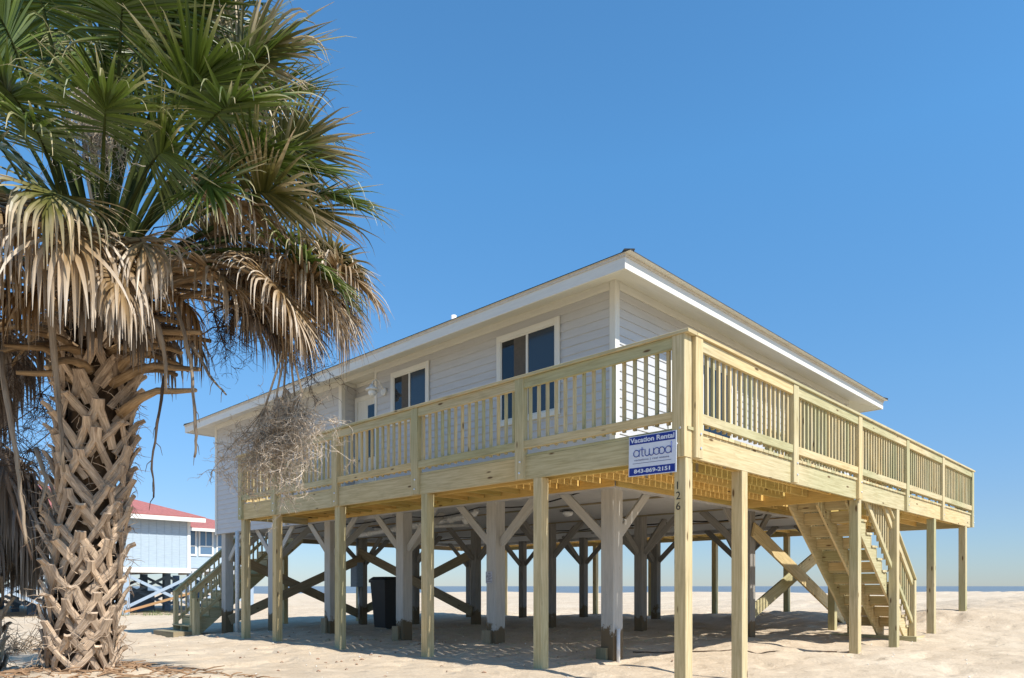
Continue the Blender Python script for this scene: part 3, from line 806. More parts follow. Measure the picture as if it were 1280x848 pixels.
ub = thing('utility_box', (5.8, 14.8, 1.2), 'blue grey electric box fixed to a pile deep under the house', 'electric box')
build('cabinet', MB().box((5.66, 14.60, .98), (5.865, 14.98, 1.72), .01), BOXM, ub)
build('door', MB().box((5.648, 14.63, 1.02), (5.659, 14.95, 1.68), .006), BOXM, ub)
build('cable_conduit', MB().tube([(5.78, 14.79, 1.72), (5.78, 14.79, 2.46)], .03, 8), GALV, ub)
build('cable_conduit', MB().tube([(5.78, 14.7, .98), (5.78, 14.7, .0)], .03, 8), GALV, ub)

# wheelie bin
bx, by = 3.6, 10.2; bz = gz(bx, by)
bn = thing('wheeled_bin', (bx, by, bz), 'black wheeled rubbish bin standing in the shade under the house', 'bin')
def taper(x, y, z0, z1, a0, a1, b0, b1, mb):
    A = [(x-a0, y-b0, z0), (x+a0, y-b0, z0), (x+a0, y+b0, z0), (x-a0, y+b0, z0)]; B = [(x-a1, y-b1, z1), (x+a1, y-b1, z1), (x+a1, y+b1, z1), (x-a1, y+b1, z1)]
    mb.face(A[::-1]); mb.face(B)
    for k in range(4): mb.face([A[k], A[(k+1) % 4], B[(k+1) % 4], B[k]])
mb = MB(); taper(bx, by, bz+.06, bz+1.18, .24, .31, .22, .30, mb); taper(bx, by, bz+1.13, bz+1.19, .335, .335, .325, .325, mb)
build('bin_body', mb, BINM, bn)
mb = MB(); taper(bx, by, bz+1.192, bz+1.27, .34, .26, .335, .25, mb); mb.tube([(bx+.36, by-.26, bz+1.21), (bx+.36, by+.26, bz+1.21)], .018, 8)
build('lid', mb, BINM, bn)
for s in (-1, 1): build('wheel', MB().tube([(bx+.22, by+s*.25, bz+.11), (bx+.22, by+s*.30, bz+.11)], .115, 16), BINM, bn)

# ------------------------------------------------------------------ neighbour house
nh = thing('blue_house', (4, 38, -.5), 'pale blue house on stilts with red roof beyond the palm', 'house')
W0, W1, NV0, NV1 = -4.5, 8.66, 34.86, 46.0; nb0 = 1.0+(733-711.5)/FPX*38; nt0 = 1.0+(733-655.5)/FPX*38
mb = MB(); mb.box((W0, NV0, nb0), (W1, NV0+.15, nt0+.25), 0)
x = W0+.1
while x < W1: mb.box((x, NV0-.018, nb0), (x+.03, NV0-.0005, nt0+.2), .002); x += .38
mb.box((W0, NV0+.151, nb0), (W0+.15, NV1, nt0+.25), 0); mb.box((W1-.15, NV0+.151, nb0), (W1, NV1, nt0+.25), 0); mb.box((W0, NV1, nb0), (W1, NV1+.15, nt0+.25), 0)
build('wall', mb, BLUEWALL, nh)
mb = MB(); mb.box((W1-.12, NV0-.04, nb0), (W1+.04, NV0+.1, nt0+.2)); mb.box((W0-.1, NV0-.10, nb0-.22), (W1+.05, NV0+.0-.019, nb0+.04)); mb.box((W0-.6, NV0-.62, nt0+.08), (W1+.6, NV0-.56, nt0+.30))
build('trim_board', mb, WHITE, nh)
mb = MB(); mb.box((W0, NV0+.2, nb0-.2), (W1, NV1, nb0-.05), 0)
build('floor_frame', mb, CEIL, nh)
def hip(mb, x0, y0, x1, y1, z0, pitch, cut=None):
    h = min(x1-x0, y1-y0)/2
    if cut: h = min(h, cut)
    ring(mb, (x0, y0, x1, y1), z0, (x0+h, y0+h, x1-h, y1-h), z0+h*pitch)
    ring(mb, (x0, y0, x1, y1), z0-.06, (x0, y0, x1, y1), z0)
    X0, Y0, X1, Y1 = x0+h, y0+h, x1-h, y1-h
    mb.face([(X0, Y0, z0+h*pitch), (X1, Y0, z0+h*pitch), (X1, Y1, z0+h*pitch), (X0, Y1, z0+h*pitch)])
mb = MB(); hip(mb, W0-.6, NV0-.62, W1+.6, NV1+.6, nt0+.36, .36, 4.0)
hip(mb, W1-1.5, NV0+1.2, 13.2, NV1-1, nt0-.05, .34)
build('roof', mb, REDROOF, nh)
# set-back sunroom with windows
SV = NV0+1.9
mb = MB(); mb.box((W1+.05, SV, nb0+.1), (12.4, SV+.12, nt0+.0), 0); mb.box((12.28, SV+.13, nb0+.1), (12.4, NV1-2, nt0), 0)
build('sunroom_wall', mb, BLUEWALL, nh)
mb = MB(); mb.box((W1+.1, SV-.75, nt0-.25), (13.1, SV-.70, nt0-.08)); build('trim_board', mb, WHITE, nh)
for a in (8.95, 9.90, 10.9):
    fr = MB()
    for x0_, x1_, z0_, z1_ in ((a, a+.09, 0, 1), (a+.75, a+.84, 0, 1), (a+.09, a+.75, .93, 1), (a+.09, a+.75, 0, .07), (a+.09, a+.75, .34, .39), (a+.38, a+.43, .39, .93)):
        fr.box((x0_, SV-.05, nb0+.78+z0_*1.55), (x1_, SV-.005, nb0+.78+z1_*1.55))
    f = build('window', fr, WHITE, nh); build('pane', MB().box((a+.08, SV-.022, nb0+.85), (a+.76, SV-.004, nb0+2.28), 0), glass_mat('neighbour_glass', (.10, .17, .26)), f)
mb = MB(); mb.box((W1, SV-1.9, nb0-.12), (13.4, SV-.02, nb0+.02))
for k in range(9): mb.box((W1+.1+k*.55, SV-2.0, nb0-.3), (W1+.2+k*.55, SV-.1, nb0-.12), .004)
build('side_deck', mb, CEIL, nh)
for u in np.arange(W0+.3, 13, 3.25):
    for v in (NV0+.15, NV0+3.6, NV0+7.2, NV1-.3):
        zb = gz(u, v)-.5
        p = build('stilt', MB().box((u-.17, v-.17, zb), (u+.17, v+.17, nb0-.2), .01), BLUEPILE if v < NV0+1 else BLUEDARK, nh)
us = list(np.arange(W0+.3, 13, 3.25)); zlow = -.25
for i, (a, b_) in enumerate(zip(us[:-1], us[1:])):
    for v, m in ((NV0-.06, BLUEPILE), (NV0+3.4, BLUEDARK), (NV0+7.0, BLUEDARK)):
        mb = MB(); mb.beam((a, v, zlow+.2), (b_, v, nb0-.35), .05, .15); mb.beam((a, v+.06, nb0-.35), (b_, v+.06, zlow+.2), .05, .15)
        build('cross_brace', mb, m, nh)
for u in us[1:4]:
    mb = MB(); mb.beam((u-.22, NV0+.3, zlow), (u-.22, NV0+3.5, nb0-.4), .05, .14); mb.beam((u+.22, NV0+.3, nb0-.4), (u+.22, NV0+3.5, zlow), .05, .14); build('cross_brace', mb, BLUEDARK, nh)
mb = MB(); mb.box((4.2, NV0+4, -.6), (8.3, NV0+6, .75), .01); build('dark_block', mb, BLUEDARK, nh)  # dark block low among the rear stilts
pk = thing('fallen_plank', (7, 34.4, -.3), 'reddish brown plank leaning below the blue house', 'plank')
build('board', MB().beam((5.3, NV0-.5, gz(5.3, NV0-.5)+.15), (8.75, NV0-.5, .70), .25, .10), ORNG, pk)

# ------------------------------------------------------------------ palm
def leaf_mat(name, base, mid, tip, tip_at=.6, amount=.8):
    m, nt, b = nodes_of(name)
    uv = nt.nodes.new('ShaderNodeUVMap'); sep = nt.nodes.new('ShaderNodeSeparateXYZ'); nt.links.new(uv.outputs[0], sep.inputs[0])
    fl = N(nt, 'ShaderNodeMath', _operation='FLOOR'); nt.links.new(sep.outputs[0], fl.inputs[0])
    wn = nt.nodes.new('ShaderNodeTexWhiteNoise'); wn.noise_dimensions = '1D'; nt.links.new(fl.outputs[0], wn.inputs['W'])
    # tip colour starts at a different place on every leaflet
    ad = N(nt, 'ShaderNodeMath', _operation='MULTIPLY_ADD'); ad.inputs[1].default_value = .55
    nt.links.new(wn.outputs['Value'], ad.inputs[0]); nt.links.new(sep.outputs[1], ad.inputs[2])
    geo = nt.nodes.new('ShaderNodeNewGeometry')
    ad2 = N(nt, 'ShaderNodeMath', _operation='MULTIPLY_ADD'); ad2.inputs[1].default_value = .35
    nt.links.new(noise(nt, geo.outputs['Position'], 9, 4), ad2.inputs[0]); nt.links.new(ad.outputs[0], ad2.inputs[2])
    c = ramp(nt, [(0, base), (tip_at*.75, mid), (min(.97, tip_at+.25), tuple(x*.9 for x in tip)), (1, tip)], ad2.outputs[0])
    n2 = N(nt, 'ShaderNodeMath', _operation='MULTIPLY'); n2.inputs[1].default_value = .56
    nt.links.new(ad2.outputs[0], n2.inputs[0]); nt.links.new(n2.outputs[0], c.inputs[0])
    v = ramp(nt, [(0, (.72, .72, .72)), (1, (1.25, 1.25, 1.25))], wn.outputs['Value'])
    col = mixc(nt, c.outputs[0], v.outputs[0], 1.0, 'MULTIPLY')
    nt.links.new(col, b.inputs['Base Color']); b.inputs['Roughness'].default_value = .42
    b.inputs['Specular IOR Level'].default_value = .45
    tr = nt.nodes.new('ShaderNodeBsdfTranslucent'); nt.links.new(col, tr.inputs[0])
    mx = N(nt, 'ShaderNodeMixShader'); mx.inputs[0].default_value = .22
    nt.links.new(b.outputs[0], mx.inputs[1]); nt.links.new(tr.outputs[0], mx.inputs[2])
    nt.links.new(mx.outputs[0], nt.nodes['Material Output'].inputs[0])
    return m
LEAF = leaf_mat('green_palm_leaf', (.045, .085, .012), (.105, .145, .022), (.55, .46, .28), .80)
LEAFY = leaf_mat('yellowing_palm_leaf', (.05, .078, .014), (.15, .14, .035), (.54, .42, .27), .55)
LEAFD = leaf_mat('dead_palm_leaf', (.19, .105, .035), (.33, .215, .10), (.60, .51, .40), .60)
LEAFB = leaf_mat('brown_palm_leaf', (.13, .065, .02), (.24, .135, .05), (.50, .40, .28), .70)
LEAFG = leaf_mat('old_grey_palm_leaf', (.10, .07, .045), (.17, .12, .08), (.30, .25, .20), .5)
def fibre(name, light, dark):
    m, nt, b = nodes_of(name)
    n = noise(nt, uvmap(nt, 3, 22), 2.5, 6, .7)
    r = ramp(nt, [(.28, dark), (.62, light)], n)
    t2 = ramp(nt, [(.36, (.38, .36, .35)), (.5, (.90, .88, .86)), (.64, (1.25, 1.18, 1.08))], noise(nt, uvmap(nt, .6, .6), 2.2, 4, .6))
    cc = mixc(nt, r.outputs[0], t2.outputs[0], 1.0, 'MULTIPLY'); nt.links.new(cc, b.inputs['Base Color'])
    b.inputs['Roughness'].default_value = .85; b.inputs['Specular IOR Level'].default_value = .15
    bump(nt, b, n, .6, .01); return m
STEM = fibre('green_petiole', (.085, .11, .03), (.04, .055, .015))
STEMD = fibre('dry_petiole', (.44, .31, .18), (.22, .14, .07))
BOOT = fibre('dry_leaf_boot', (.64, .50, .365), (.23, .155, .10))
CORE = fibre('fibrous_trunk', (.11, .07, .04), (.03, .018, .01))
TWIG = fibre('grey_dry_twig', (.66, .57, .46), (.46, .39, .31))
TWIGD = fibre('dark_dry_twig', (.14, .10, .07), (.06, .04, .03))
STALK = fibre('hanging_stalk', (.38, .31, .23), (.18, .13, .09))

G = Vector((0, 0, -1))
def frond(mb, p0, d0, plen, blen, bend, rr, nseg=26, droop=.5, spread=115, lift=.16, twist=0.0, mis=(0, 1), stiff=.55, pr=.02):
    """costapalmate leaf: arching petiole, pleated fan blade, drooping leaflet tips"""
    d = Vector(d0).normalized(); p = Vector(p0); pts = [p.copy()]; n = 7
    for k in range(n):
        d = (d+G*(bend*(.35+k/n)/n)).normalized(); p = p+d*(plen/n); pts.append(p.copy())
    rads = [pr*(1.55-1.0*k/n) for k in range(n+1)]
    mb.tube(pts, rads, 5, mi=mis[0], cap=False)
    # costa
    side = d.cross(Vector((0, 0, 1)))
    if side.length < .15: side = d.cross(Vector((rr.uniform(-1, 1), rr.uniform(-1, 1), 0)))
    side.normalize(); side = (Matrix.Rotation(twist, 3, d) @ side)
    cl = blen*.42; cp = [p.copy()]; cd_ = [d.copy()]; m = 6
    for k in range(m):
        d = (d+G*(.16+bend*.22)*1.0/m*2).normalized(); side = (side-d*side.dot(d)).normalized(); p = p+d*(cl/m); cp.append(p.copy()); cd_.append(d.copy())
    mb.tube(cp, [pr*.55*(1-k/(m+1)) for k in range(m+1)], 4, mi=mis[0], cap=False)
    tot = 2*nseg
    for i in range(-nseg, nseg+1):
        if rr.random() < .03: continue
        f = i/nseg; af = abs(f)
        ct = (1-af)**.8 * m; k0 = min(int(ct), m-1); fr = ct-k0
        o = cp[k0].lerp(cp[k0+1], fr); t = cd_[k0].lerp(cd_[k0+1], fr).normalized()
        nrm = side.cross(t).normalized()
        ang = math.radians(spread)*(af**1.0)*(1 if f > 0 else -1)+rr.uniform(-.03, .03)
        q = t*math.cos(ang)+side*math.sin(ang)+nrm*(lift*af*(1.0)); q.normalize()
        L = blen*(1-.30*af*af)*rr.uniform(.88, 1.08)
        w0 = max(.012, L*.30*math.radians(spread)/nseg*1.0); 
        cross = (nrm.cross(q)).normalized(); up_ = nrm
        snap = rr.random() < .50; dr = droop*(rr.uniform(2.2, 4.5) if snap else rr.uniform(.15, 1.0)); brk = stiff*rr.uniform(.75, 1.5); ns = 9; L *= rr.uniform(.85, 1.0)
        pp = o.copy(); qq = q.copy(); base = len(mb.v); pid = rr.randint(0, 9999)
        fold = rr.choice((.35, -.35))*rr.uniform(.6, 1.3); jx = rr.uniform(-.10, .10); q = (q+nrm*jx).normalized(); qq = q.copy()
        for k in range(ns+1):
            s = k/ns
            w = w0*(.52+.50*min(1, s/.3)) if s < .3 else w0*1.02*(1-((s-.3)/.7)**1.3)
            w = max(w, .0012)
            mb.v.append(tuple(pp-cross*w)); mb.v.append(tuple(pp+up_*(w*fold*2))); mb.v.append(tuple(pp+cross*w))
            if s > brk: qq = (qq+G*dr*(s-brk+.12)*1.5).normalized()
            else: qq = (qq+G*dr*.03).normalized()
            cr2 = cross-qq*cross.dot(qq)
            if cr2.length > .05: cross = cr2.normalized()
            up_ = cross.cross(qq)*-1 if up_.dot(cross.cross(qq)) < 0 else cross.cross(qq)
            up_.normalize()
            pp = pp+qq*(L/ns)
        for k in range(ns):
            a = base+k*3; b_ = a+3; s0, s1 = k/ns, (k+1)/ns
            mb.f.append((a, a+1, b_+1, b_)); mb.uv += [(pid+.2, s0), (pid+.5, s0), (pid+.5, s1), (pid+.2, s1)]
            mb.f.append((a+1, a+2, b_+2, b_+1)); mb.uv += [(pid+.5, s0), (pid+.8, s0), (pid+.8, s1), (pid+.5, s1)]
            mb.mi += [mis[1], mis[1]]; mb.smooth += [False, False]
    return pts[-1]

def trunk(parent, base, top, r_core, boot_from, rr, boots=True, step=.030):
    base = Vector(base); top = Vector(top); H = (top-base).length
    pts = [base.lerp(top, k/14)+Vector((math.sin(k*.7)*.015, math.cos(k*.9)*.015, 0)) for k in range(15)]
    mb = MB(); mb.tube([p+Vector((0, 0, -.25)) if k == 0 else p for k, p in enumerate(pts)], [r_core*(1.06-.20*min(1, k/5)+.16*(k/14)) for k in range(15)], 18)
    tr = build('trunk', mb, CORE, parent)
    if not boots: return tr
    bm_ = MB(); n = int((H-boot_from)/step); ax = (top-base).normalized()
    for i in range(n):
        h = boot_from+i*step; t = h/H; a = i*2.39996+rr.uniform(-.28, .28)
        c = base+ax*h; rad = r_core*(1.0+.12*t)
        def P(ang, dz, out): return c+Vector((math.cos(ang)*(rad+out), math.sin(ang)*(rad+out), dz))
        tipout = rr.uniform(.03, .085)+.09*max(0, t-.6); tl = rr.choice((rr.uniform(.02, .07), rr.uniform(.08, .17)))+.10*max(0, t-.6); w = rr.uniform(.028, .050)
        sp_ = rr.uniform(.46, .86)
        if rr.random() < .06: continue
        # two legs wrapping round the trunk and meeting in a cut, outward-pointing stub
        for sgn in (-1, 1):
            jz = rr.uniform(-.03, .03); pts_ = [P(a+sgn*sp_, -.19+jz, .004), P(a+sgn*sp_*.70, -.11+jz*.5, .030), P(a+sgn*sp_*.34, -.02, .055), P(a+sgn*.05, .07, .07+tipout*.35), P(a+sgn*.04+rr.uniform(-.04, .04), .07+tl*.6, .07+tipout)]
            strap(bm_, pts_, [w*.9, w*.85, w*.8, w*.78, w*.62], c, .020)
    build('leaf_boots', bm_, BOOT, parent)
    fb = MB()
    for i in range(int(H*260)):
        h = rr.uniform(.05, H); a = rr.uniform(0, 6.28); c = base+ax*h; ro_ = r_core+rr.uniform(.05, .13); q_ = Vector((math.cos(a)*ro_, math.sin(a)*ro_, 0))
        p_ = c+q_; d_ = (Vector((-math.sin(a), math.cos(a), 0))*rr.uniform(-1, 1)+Vector((0, 0, rr.uniform(-1.2, .7)))+q_*1.2).normalized(); pts_ = [p_]
        for k in range(4): d_ = (d_+Vector((rr.gauss(0, 1), rr.gauss(0, 1), rr.gauss(-.3, 1)))*.35).normalized(); p_ = p_+d_*rr.uniform(.02, .05); pts_.append(p_)
        fb.tube(pts_, [.0035, .003, .0025, .002, .001], 3, cap=False)
    build('trunk_fibres', fb, BOOT, parent)
    return tr
def strap(mb, pts, ws, axis_pt, th):
    """thick flattened strap following pts, its face turned away from the trunk axis"""
    base = len(mb.v); ro = R.uniform(0, 50); acc = 0; n = len(pts)
    for k, p in enumerate(pts):
        t = (pts[min(k+1, n-1)]-pts[max(k-1, 0)]).normalized()
        out = (p-Vector((axis_pt.x, axis_pt.y, p.z))).normalized(); out = (out-t*out.dot(t)).normalized(); s = t.cross(out).normalized()
        w = ws[k]
        for (a, b_) in ((-w, -th*.5), (-w*.6, th*.5), (w*.6, th*.5), (w, -th*.5)): mb.v.append(tuple(p+s*a+out*b_))
    for k in range(n-1):
        L = (pts[k+1]-pts[k]).length
        for j in range(4):
            a = base+k*4+j; b_ = base+k*4+(j+1) % 4
            mb.f.append((a, b_, b_+4, a+4)); mb.uv += [(ro+acc, j*.05), (ro+acc, j*.05+.05), (ro+acc+L, j*.05+.05), (ro+acc+L, j*.05)]; mb.mi.append(0); mb.smooth.append(False)
        acc += L
    a = base+(n-1)*4; mb.f.append((a, a+1, a+2, a+3)); mb.uv += [(ro, 0)]*4; mb.mi.append(0); mb.smooth.append(False)

rr = random.Random(21)
PD = 6.0
pb = at(100, 838, PD); ptop = at(126, 395, PD)
palm = thing('palmetto_palm', pb, 'tall palm with crisscrossed boots on its trunk and ragged drooping fan leaves', 'palm tree')
trunk(palm, pb, ptop, .210, .08, rr, step=.019)
CAMD = Vector((UU[1], VV[1], 0)); CAMR = Vector((UU[0], VV[0], 0))   # ahead, right
def fr_px(px, py, dd, bl, mats, bend=.5, kind='frond', src=None, droop=.5, spread=115, nseg=26, stiff=.55, lift=.16, twist=None, nm=None, drop=.0):
    """a leaf whose blade starts at px,py, dd metres behind (+) or before (-) the trunk"""
    green = mats[1] in (LEAF, LEAFY)
    if green: bl *= .80; droop *= .7; stiff = min(.8, stiff+.12)
    if green and px > 270 and py < 230: px -= 22
    hub = at(px, py, PD+dd)
    s = src if src is not None else ptop+Vector((rr.uniform(-.1, .1), rr.uniform(-.1, .1), rr.uniform(-.05, .35)))
    v = hub-s; L = v.length
    d0 = (v.normalized()+Vector((0, 0, bend*.42))).normalized()
    # shoot: correct the start direction so the bent stalk ends at the hub
    for _ in range(6):
        d = d0.copy(); p = s.copy()
        for k in range(7): d = (d+G*(bend*(.35+k/7)/7)).normalized(); p = p+d*(L*1.04/7)
        d0 = (d0+(hub-p)*(.7/L)).normalized()
    mb = MB(); frond(mb, s, d0, L*1.04, bl, bend, rr, nseg, droop, spread, lift, twist if twist is not None else rr.uniform(-.5, .5), stiff=stiff)
    return build(nm or 'frond', mb, mats, palm)
BR = (STEMD, LEAFB); GRN = (STEM, LEAF); YL = (STEM, LEAFY); DD = (STEMD, LEAFD); OG = (STEMD, LEAFG)
# the spear and upright young leaves
for px, py, dd, bl in ((70, 110, .3, 1.0), (130, 90, -.4, 1.0), (190, 70, .4, 1.05), (30, 60, .6, 1.0), (100, 30, .0, .95), (235, 120, .1, 1.05), (165, 20, .7, 1.0), (0, 120, -.5, 1.0), (215, 45, -.5, .95), (285, 95, .5, 1.0)):
    fr_px(px, py, dd, bl, GRN, bend=.25, droop=.35, stiff=.62, spread=100, twist=rr.uniform(-1.3, 1.3))
# leaves leaning out to the right
for px, py, dd, bl, ma in ((300, 130, -.2, 1.05, GRN), (320, 185, .5, 1.0, GRN), (255, 165, -1.0, 1.0, GRN), (335, 225, .0, .95, GRN), (300, 250, -.6, .9, YL), (345, 265, .6, .9, YL), (215, 150, -.7, 1.0, GRN), (270, 205, .9, 1.0, GRN),
                           (330, 300, .1, .95, YL), (350, 318, -.5, .85, GRN)):
    fr_px(px, py, dd, bl, ma, bend=.5, droop=.55, stiff=.5)
for px, py, dd, bl, ma in ((60, 200, -1.0, .85, GRN), (130, 175, -1.15, .85, GRN), (185, 215, -.95, .8, GRN), (20, 215, -.7, .85, GRN), (105, 120, .6, .95, GRN), (240, 90, .4, .95, GRN), (150, 60, -.9, .9, GRN), (60, 40, -.8, .95, GRN),
                           (290, 165, .2, .95, GRN), (325, 150, .2, .9, GRN), (240, 240, -.9, .75, GRN), (310, 215, -.6, .85, GRN), (365, 250, .2, .85, GRN), (350, 205, .0, .85, YL), (15, 10, .2, 1.0, GRN), (275, 60, .0, .95, GRN)):
    fr_px(px, py, dd, bl, ma, bend=.45, droop=.5, stiff=.5, twist=rr.uniform(-1.0, 1.0))
# leaves leaning left
for px, py, dd, bl, ma in ((-60, 120, .2, 1.0, GRN), (-90, 220, -.4, 1.0, GRN), (-20, 170, 1.0, 1.0, GRN), (-70, 300, .7, 1.0, YL), (-130, 160, .8, 1.0, GRN), (40, 160, -.9, 1.0, GRN)):
    fr_px(px, py, dd, bl, ma, bend=.5, droop=.5)
for k in range(9):
    px = rr.uniform(-10, 330); py = rr.uniform(20, 230); dd = rr.uniform(-1.15, -.2)
    if px > 260: py = max(py, 110)
    fr_px(px, py, dd, .92, GRN if rr.random() < .75 else YL, bend=.45, droop=.6, stiff=.5, twist=rr.uniform(-1.4, 1.4))
# back of the crown
for px, py, dd, bl, ma in ((60, 160, 1.5, 1.0, GRN), (150, 190, 1.7, 1.0, GRN), (230, 230, 1.5, 1.0, GRN), (0, 240, 1.6, 1.0, YL), (120, 300, 1.6, .95, DD), (210, 320, 1.5, .95, DD)):
    fr_px(px, py, dd, bl, ma, bend=.6, droop=.6)
# bleached, drooping leaves: front left curtain, right side, lower right
for px, py, dd, bl, ma in ((50, 262, -.8, .85, DD), (95, 285, -1.05, .80, DD), (75, 250, -1.2, .8, YL), (0, 330, -.8, .7, DD), (170, 300, -.8, .6, DD), (20, 262, -1.0, .85, DD), (120, 300, -.7, .75, YL), (150, 345, -1.0, .5, DD), (40, 320, -.4, .7, OG), (5, 270, -.6, .85, DD), (-45, 290, -.3, .9, DD), (140, 318, -.9, .62, DD)):
    fr_px(px, py, dd, bl, ma, bend=.9, droop=1.5, stiff=.22, spread=125)
for px, py, dd, bl, ma in ((265, 262, -.5, .70, DD), (345, 330, -.25, .80, DD), (300, 345, .35, .80, DD), (375, 335, .1, .75, YL), (330, 372, -.2, .62, DD), (290, 380, .5, .6, OG), (250, 300, .2, .7, DD), (380, 300, .4, .72, YL), (360, 350, -.4, .68, DD), (325, 350, -.6, .66, DD), (385, 362, .2, .52, DD), (300, 320, .0, .72, DD), (270, 340, .2, .7, OG), (310, 395, .1, .5, OG), (350, 385, .3, .5, BR), (330, 340, .35, .8, BR), (365, 360, -.1, .7, BR), (300, 360, -.1, .7, BR), (400, 372, .0, .45, DD), (398, 318, .1, .62, YL), (405, 335, -.2, .55, DD), (240, 335, -.3, .7, DD)):
    fr_px(px, py, dd, bl, ma, bend=.8, droop=1.0, stiff=.36, spread=125, nseg=32)
for px, py, dd, bl, ma in ((225, 400, .3, .45, OG), (10, 470, .4, .55, OG), (-25, 430, .1, .7, OG), (40, 430, .6, .6, OG), (190, 395, .8, .6, OG), (-60, 380, .9, .8, OG)):
    fr_px(px, py, dd, bl, ma, bend=1.0, droop=1.9, stiff=.15, spread=110, nseg=20)
for px, py, dd, bl, ma in ((70, 350, -.5, .55, BR), (120, 360, -.5, .5, OG), (30, 370, -.4, .6, BR), (160, 390, -.35, .4, OG), (215, 370, -.2, .5, BR), (70, 380, .5, .6, BR), (20, 400, .2, .6, OG), (110, 370, .6, .6, BR), (170, 370, .5, .55, BR), (-10, 500, .5, .5, OG)):
    fr_px(px, py, dd, bl, ma, bend=1.0, droop=1.9, stiff=.2, spread=110, nseg=20)
# stubs of old petioles curving off the neck
mb = MB()
neck = []
for k in range(34):
    a = k*2.4; h = rr.uniform(-.55, .12); s = ptop+Vector((math.cos(a)*.20, math.sin(a)*.20, h)); L = rr.uniform(.35, .85)
    d = Vector((math.cos(a), math.sin(a), rr.uniform(.15, .9))).normalized(); pts = [s-d*.12]; p = s.copy()
    for j in range(6): d = (d+G*.16).normalized(); pts.append(p.copy()); p = p+d*L/6
    mb.tube(pts, [.045, .045, .038, .03, .024, .02, .017], 6)
build('old_petioles', mb, STEMD, palm)
mb = MB()
for (a, b_) in (((150, 415), (252, 416)), ((140, 455), (250, 462)), ((150, 492), (245, 488)), ((100, 440), (5, 432)), ((120, 470), (20, 466)), ((130, 395), (20, 375))):
    p0 = at(a[0], a[1]+25, PD-.12); p1 = at(b_[0], b_[1], PD-.4); mid = (p0+p1)/2+Vector((0, 0, .09))
    mb.tube([p0, p0.lerp(mid, .6)+Vector((0, 0, .02)), mid, mid.lerp(p1, .5)+Vector((0, 0, -.005)), p1], [.045, .036, .028, .023, .016], 6)
build('old_petioles', mb, STEMD, palm)

# dried flower stalks: thin, much-branched
def tangle(stalk_pts, centre, rad, n1, n2, n3, mat, nm='flower_stalk', th=.0045, seed=3, parent=None, sr=.014):
    q = random.Random(seed); mb = MB(); centre = Vector(centre)
    if stalk_pts: mb.tube(stalk_pts, [sr*(1-.5*k/len(stalk_pts)) for k in range(len(stalk_pts))], 6)
    def rv(): 
        v = Vector((q.gauss(0, 1), q.gauss(0, 1), q.gauss(0, 1))); return v.normalized()
    root = Vector(stalk_pts[-1]) if stalk_pts else centre+Vector((0, 0, rad[2]))
    def wig(p, d, L, n, r, curl):
        pts = [p.copy()]; 
        for k in range(n): d = (d+rv()*curl+G*.06).normalized(); p = p+d*L/n; pts.append(p.copy())
        mb.tube(pts, [max(.0012, r*(1-.75*k/n)) for k in range(n+1)], 3, cap=False); return pts, d
    for i in range(n1):
        tgt = centre+Vector((q.gauss(0, .5)*rad[0], q.gauss(0, .5)*rad[1], q.gauss(-.1, .5)*rad[2]))
        d = (tgt-root).normalized(); L = (tgt-root).length*1.15
        pts, dl = wig(root, d, L, 7, th, .25)
        for j in range(n2):
            s = pts[q.randint(3, 7)]; p2, d2 = wig(s, (dl*.3+rv()).normalized(), q.uniform(.12, .26), 5, th*.6, .5)
            for k in range(n3): wig(p2[q.randint(1, 5)], (rv()+d2*.4).normalized(), q.uniform(.04, .12), 3, th*.4, .7)
    return build(nm, mb, mat, parent or palm)
def pp_(*l): return [at(x, y, PD+d) for x, y, d in l]
for sd, (cx_, cy_), dd, n1 in ((3, (328, 545), 0, 19), (4, (372, 558), .1, 18), (5, (318, 578), .05, 16), (6, (382, 535), .0, 9), (7, (348, 595), .0, 17)):
    tangle(pp_((150, 400, 0), (230, 330, -.1), (310, 350, 0), (360, 420, 0), (352+(sd*37) % 60-25, 482+(sd*23) % 30, dd)), at(cx_, cy_, PD+dd), (.25, .24, .24), n1, 9, 6, TWIG, seed=sd, th=.0058)
tangle(pp_((130, 330, -.3), (105, 200, -.5), (108, 110, -.55)), at(122, 160, PD-.55), (.12, .12, .32), 30, 8, 6, TWIG, seed=9, th=.006)
for sd, (x, y) in enumerate(((245, 330), (210, 355), (275, 420), (390, 455), (20, 560), (30, 480), (60, 520), (15, 430), (205, 400), (300, 400), (45, 590))):
    tangle(pp_((140, 420, .1), ((140*.7+x*.3), y-10, .15), ((140+x)/2, y-45, .2), (x*.8+28, y-50, .2), (x-8, y-28, .15)), at(x, y, PD+.2), (.30, .3, .24), 10, 7, 4, TWIGD, seed=30+sd, th=.0048, sr=.007)
# long hanging stalks
def hang(l, r0, mat=STALK):
    pts = pp_(*l); mb = MB(); fine = []
    for a, b_ in zip(pts[:-1], pts[1:]):
        for k in range(4): fine.append(a.lerp(b_, k/4)+Vector((rr.uniform(-1, 1), rr.uniform(-1, 1), 0))*.006)
    fine.append(pts[-1]); n = len(fine)
    mb.tube(fine, [r0*(1-.55*k/n)*rr.uniform(.85, 1.15) for k in range(n)], 6)
    for k in range(n//3, n, 2):
        d = Vector((rr.uniform(-1, 1), rr.uniform(-1, 1), -.8)).normalized(); mb.tube([fine[k], fine[k]+d*.05, fine[k]+d*.07+G*.05], [.004, .003, .0015], 4)
    build('hanging_stalk', mb, mat, palm)
hang([(60, 355, -.9), (66, 420, -.85), (73, 500, -.8), (80, 590, -.75)], .026)
hang([(195, 400, -.6), (206, 440, -.6), (208, 490, -.6)], .022)
hang([(205, 470, -.5), (197, 530, -.5), (190, 575, -.5), (192, 622, -.5)], .012, TWIGD)
